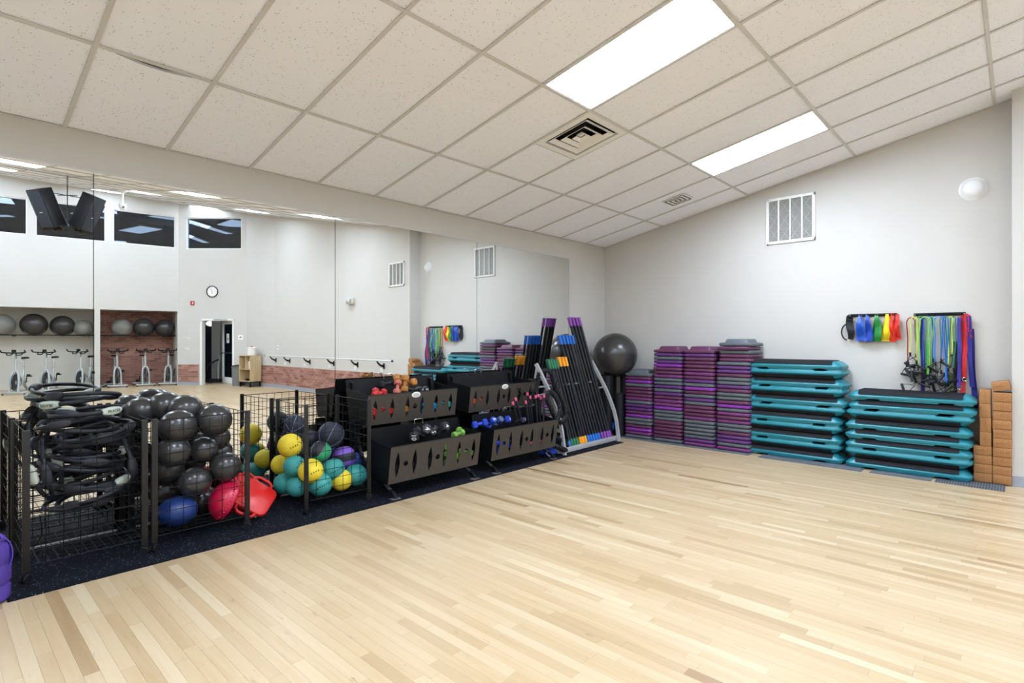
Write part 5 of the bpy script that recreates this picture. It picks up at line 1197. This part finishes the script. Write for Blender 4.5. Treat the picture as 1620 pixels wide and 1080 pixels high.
t = thing('paper_towel', 'white box of wipes in the upper cubby of the cabinet', 'box', T(cabp(.14, -.13, .54)) @ R('Z', 0)); G().box((0, 0, .115), (.14, .15, .225)).obj('box', M_WHITE, t, bev=.004); G().box((0, 0, .229), (.05, .08, .004)).obj('opening', M_LGREY, t)
t = thing('small_basket', 'small dark item on the lower cubby shelf', 'basket', T(cabp(.12, -.30, .18))); G().loft([rr(.10, .10, .02, 0), rr(.12, .12, .02, .06), rr(.11, .11, .02, .06), rr(.09, .09, .02, .01)]).obj('basket', M_PLENUM, t)
t = thing('water_jug', 'white round tub with a red spout on the oak cabinet', 'tub', T(cabp(.20, -.22, Zt)))
G().lathe([(.125, 0), (.13, .01), (.13, .20), (.14, .205), (.14, .23), (.12, .24), (.004, .242)], 24).obj('tub', M_WHITE, t, smooth=True); G().lathe([(.022, .24), (.022, .27), (.012, .285), (.003, .286)], 12).obj('spout', mat('spout_red', (190, 40, 48), .4), t, smooth=True)
p = ang(.12, .22)
t = thing('trash_can', 'grey slim waste bin between the door and cabinet', 'bin', T(p.x - .03, p.y, 0) @ R('Z', ang_angle)); G().loft([rr(.24, .30, .04, 0), rr(.26, .33, .04, .56), rr(.28, .35, .04, .57), rr(.28, .35, .04, .60)]).obj('bin_body', mat('bin_grey', (112, 112, 108), .6, var=.05), t, smooth=True); G().box((0, 0, .615), (.25, .31, .03)).obj('bin_lid', M_BLKPL, t, bev=.01)
# ballet barre on the side wall
t = thing('ballet_barre', 'long grey ballet barre on six black curved brackets', 'barre', T(-.46, -8.4, .945)); G().cyl((0, -3.25, 0), (0, 3.25, 0), .019, n=12).obj('rail', M_LGREY, t, smooth=True)
for y in (-3.25, 3.25): G().cyl((0, y - .012, 0), (0, y + .012, 0), .024, n=12).obj('end_cap', M_BLKPL, t, smooth=True)
for k, y in enumerate((-2.95, -2.05, -.85, .42, 1.55, 2.65)):
    g = G(); g.loft([[(x - .0, y - .018, z - w), (x, y + .018, z - w), (x, y + .018, z + w), (x, y - .018, z + w)] for x, z, w in ((0, -.005, .018), (.045, -.07, .02), (.10, -.115, .022), (.165, -.132, .026), (.19, -.135, .03))]); g.box((.192, y, -.135), (.012, .05, .13)); g.obj('bracket', M_BLACK, t)
t = thing('emergency_light', 'beige emergency light unit on the white side wall', 'light fixture', T(-.26, -7.117, 2.36)); G().box((-.045, 0, 0), (.09, .30, .15)).obj('housing', mat('beige_plastic', (196, 190, 176), .5), t, bev=.01)
for s in (-.075, .06): G().lathe([(.05, 0), (.062, .02), (.062, .045), (.045, .05), (.004, .05)], 20).obj('lamp_head', M_LGREY, t, smooth=True, M=T(-.09, s, .015) @ R('Y', -90))
t = thing('outlet_plate', 'small white control plate above the far end of the barre', 'wall plate', T(-.262, -11.22, 1.19)); G().box((-.003, 0, 0), (.008, .09, .13)).obj('plate', M_WHITE, t, bev=.002); G().cyl((-.006, 0, 0), (-.016, 0, 0), .016, n=10).obj('knob', M_BLKPL, t)
for k, y in enumerate((-10.75, -9.55, -8.2, -6.95, -5.85)):
    t = thing('wall_outlet', 'white outlet plate below the barre, %s from the brick corner' % ORD[k + 1], 'outlet', T(-.262, y + .55 * 0, .72), 'outlets below the barre'); G().box((-.003, 0, 0), (.007, .115, .075)).obj('plate', M_WHITE, t, bev=.002)
    for s in (-.025, .025): G().box((-.0075, s, 0), (.002, .022, .028)).obj('socket', M_LGREY, t)
# speaker cluster hanging from the ceiling
hx, hy = -5.60, -7.90; hz = ceil_z(hy)
RT = Vector((SF, CF, 0)); FW = Vector((CF, -SF, 0))        # picture right and depth, as seen through the mirror
t = thing('speaker_hanger', 'black chain and rod frame holding the speaker cluster', 'hanger', T(hx, hy, hz))
G().cyl((0, 0, 0), (0, 0, -.01), .03, n=12).obj('ceiling_plate', M_LGREY, t)
for k in range(6): G().tube([(.010 * math.cos(a) * (k % 2), .010 * math.cos(a) * ((k + 1) % 2), -.025 - .027 * k + .018 * math.sin(a)) for a in [2 * PI * i / 12 for i in range(12)]], .0035, 6, True).obj('chain_link', M_BLACK, t, smooth=True)
G().cyl((0, 0, -.17), (0, 0, -1.02), .008, n=8).obj('rod', M_BLACK, t)
for a, b in ((RT * -.22 + FW * .05, RT * .22 - FW * .05), (RT * -.20 - FW * .12, RT * .20 + FW * .14)): G().cyl(a + Vector((0, 0, -.34)), b + Vector((0, 0, -.38)), .007, n=6).obj('cross_rod', M_BLACK, t)
def make_speaker():
    t = thing('hanging_speaker', '', 'speaker'); w, d, h = .30, .28, .66
    G().loft([[(x * w / 2 * k, y, z) for x, y in ((-1, d / 2), (1, d / 2), (.62, -d / 2), (-.62, -d / 2))] for k, z in ((1, -h / 2), (1, h / 2))]).obj('cabinet', M_BLKPL, t, bev=.008)
    G().box((0, d / 2 + .006, 0), (w - .03, .012, h - .03)).obj('grille', mat('speaker_grille', (30, 36, 46), .45, var=.05), t, bev=.004)
    G().box((0, d / 2 + .014, -.06), (.06, .004, .014)).obj('name_plate', M_LGREY, t)
    G().box((0, 0, -h / 2 - .02), (.08, .08, .04)).obj('mount', M_BLACK, t); return t
spk = Maker(make_speaker)
SD = (FW - RT * .8).normalized(); SR = (RT + FW * .8).normalized()         # line of sight towards the cluster, and across it
for lab, off, az, tilt in (('left black speaker of the hanging cluster', SR * -.27, 50, 24), ('right black speaker of the hanging cluster', SR * .27, -52, 24), ('rear left black speaker mostly hidden in the hanging cluster', SR * -.25 + SD * .42, 128, 24), ('rear right black speaker hidden behind the front one', SR * .27 + SD * .42, -128, 24)):
    base = math.degrees(math.atan2(-SD.y, -SD.x)) - 90
    spk(lab, T(Vector((hx, hy, hz - .64)) + off - SD * .1) @ R('Z', base + az) @ R('X', -tilt), 'hanging speakers')
# pendant camera
t = thing('pendant_camera', 'small white camera on a ceiling stem before the high windows', 'camera', T(-4.23, -10.50, ceil_z(-10.5)))
G().lathe([(.10, 0), (.10, -.03), (.05, -.06), (.022, -.07)][::-1], 16).obj('canopy', M_WHITE, t, smooth=True); G().cyl((0, 0, -.06), (0, 0, -.32), .022, n=10).obj('stem', M_WHITE, t, smooth=True)
G().lathe([(.012, -.46), (.05, -.45), (.075, -.40), (.08, -.36), (.07, -.32), (.02, -.315)], 18).obj('camera_body', M_WHITE, t, smooth=True); G().cyl((0, .06, -.41), (0, .084, -.415), .022, n=10).obj('camera_lens', M_INK, t)
# a machine glimpsed in the hall
c = ang(DS0 + 1.25, -1.15); t = thing('elliptical_trainer', 'dark exercise machine with a curved handle glimpsed through the door', 'exercise machine', T(c.x, c.y, -.013))
G().box((0, 0, .06), (.5, .4, .12)).obj('base', M_PLENUM, t, bev=.03); G().tube([(-.2, 0, .1), (-.26, 0, .35), (-.2, 0, .6), (0, 0, .72), (.15, 0, .78)], .022, 8).obj('arm', M_BLACK, t, smooth=True); G().tube([(.1, 0, .1), (.1, 0, .5), (.16, 0, .9)], .03, 8).obj('mast', M_LGREY, t, smooth=True)
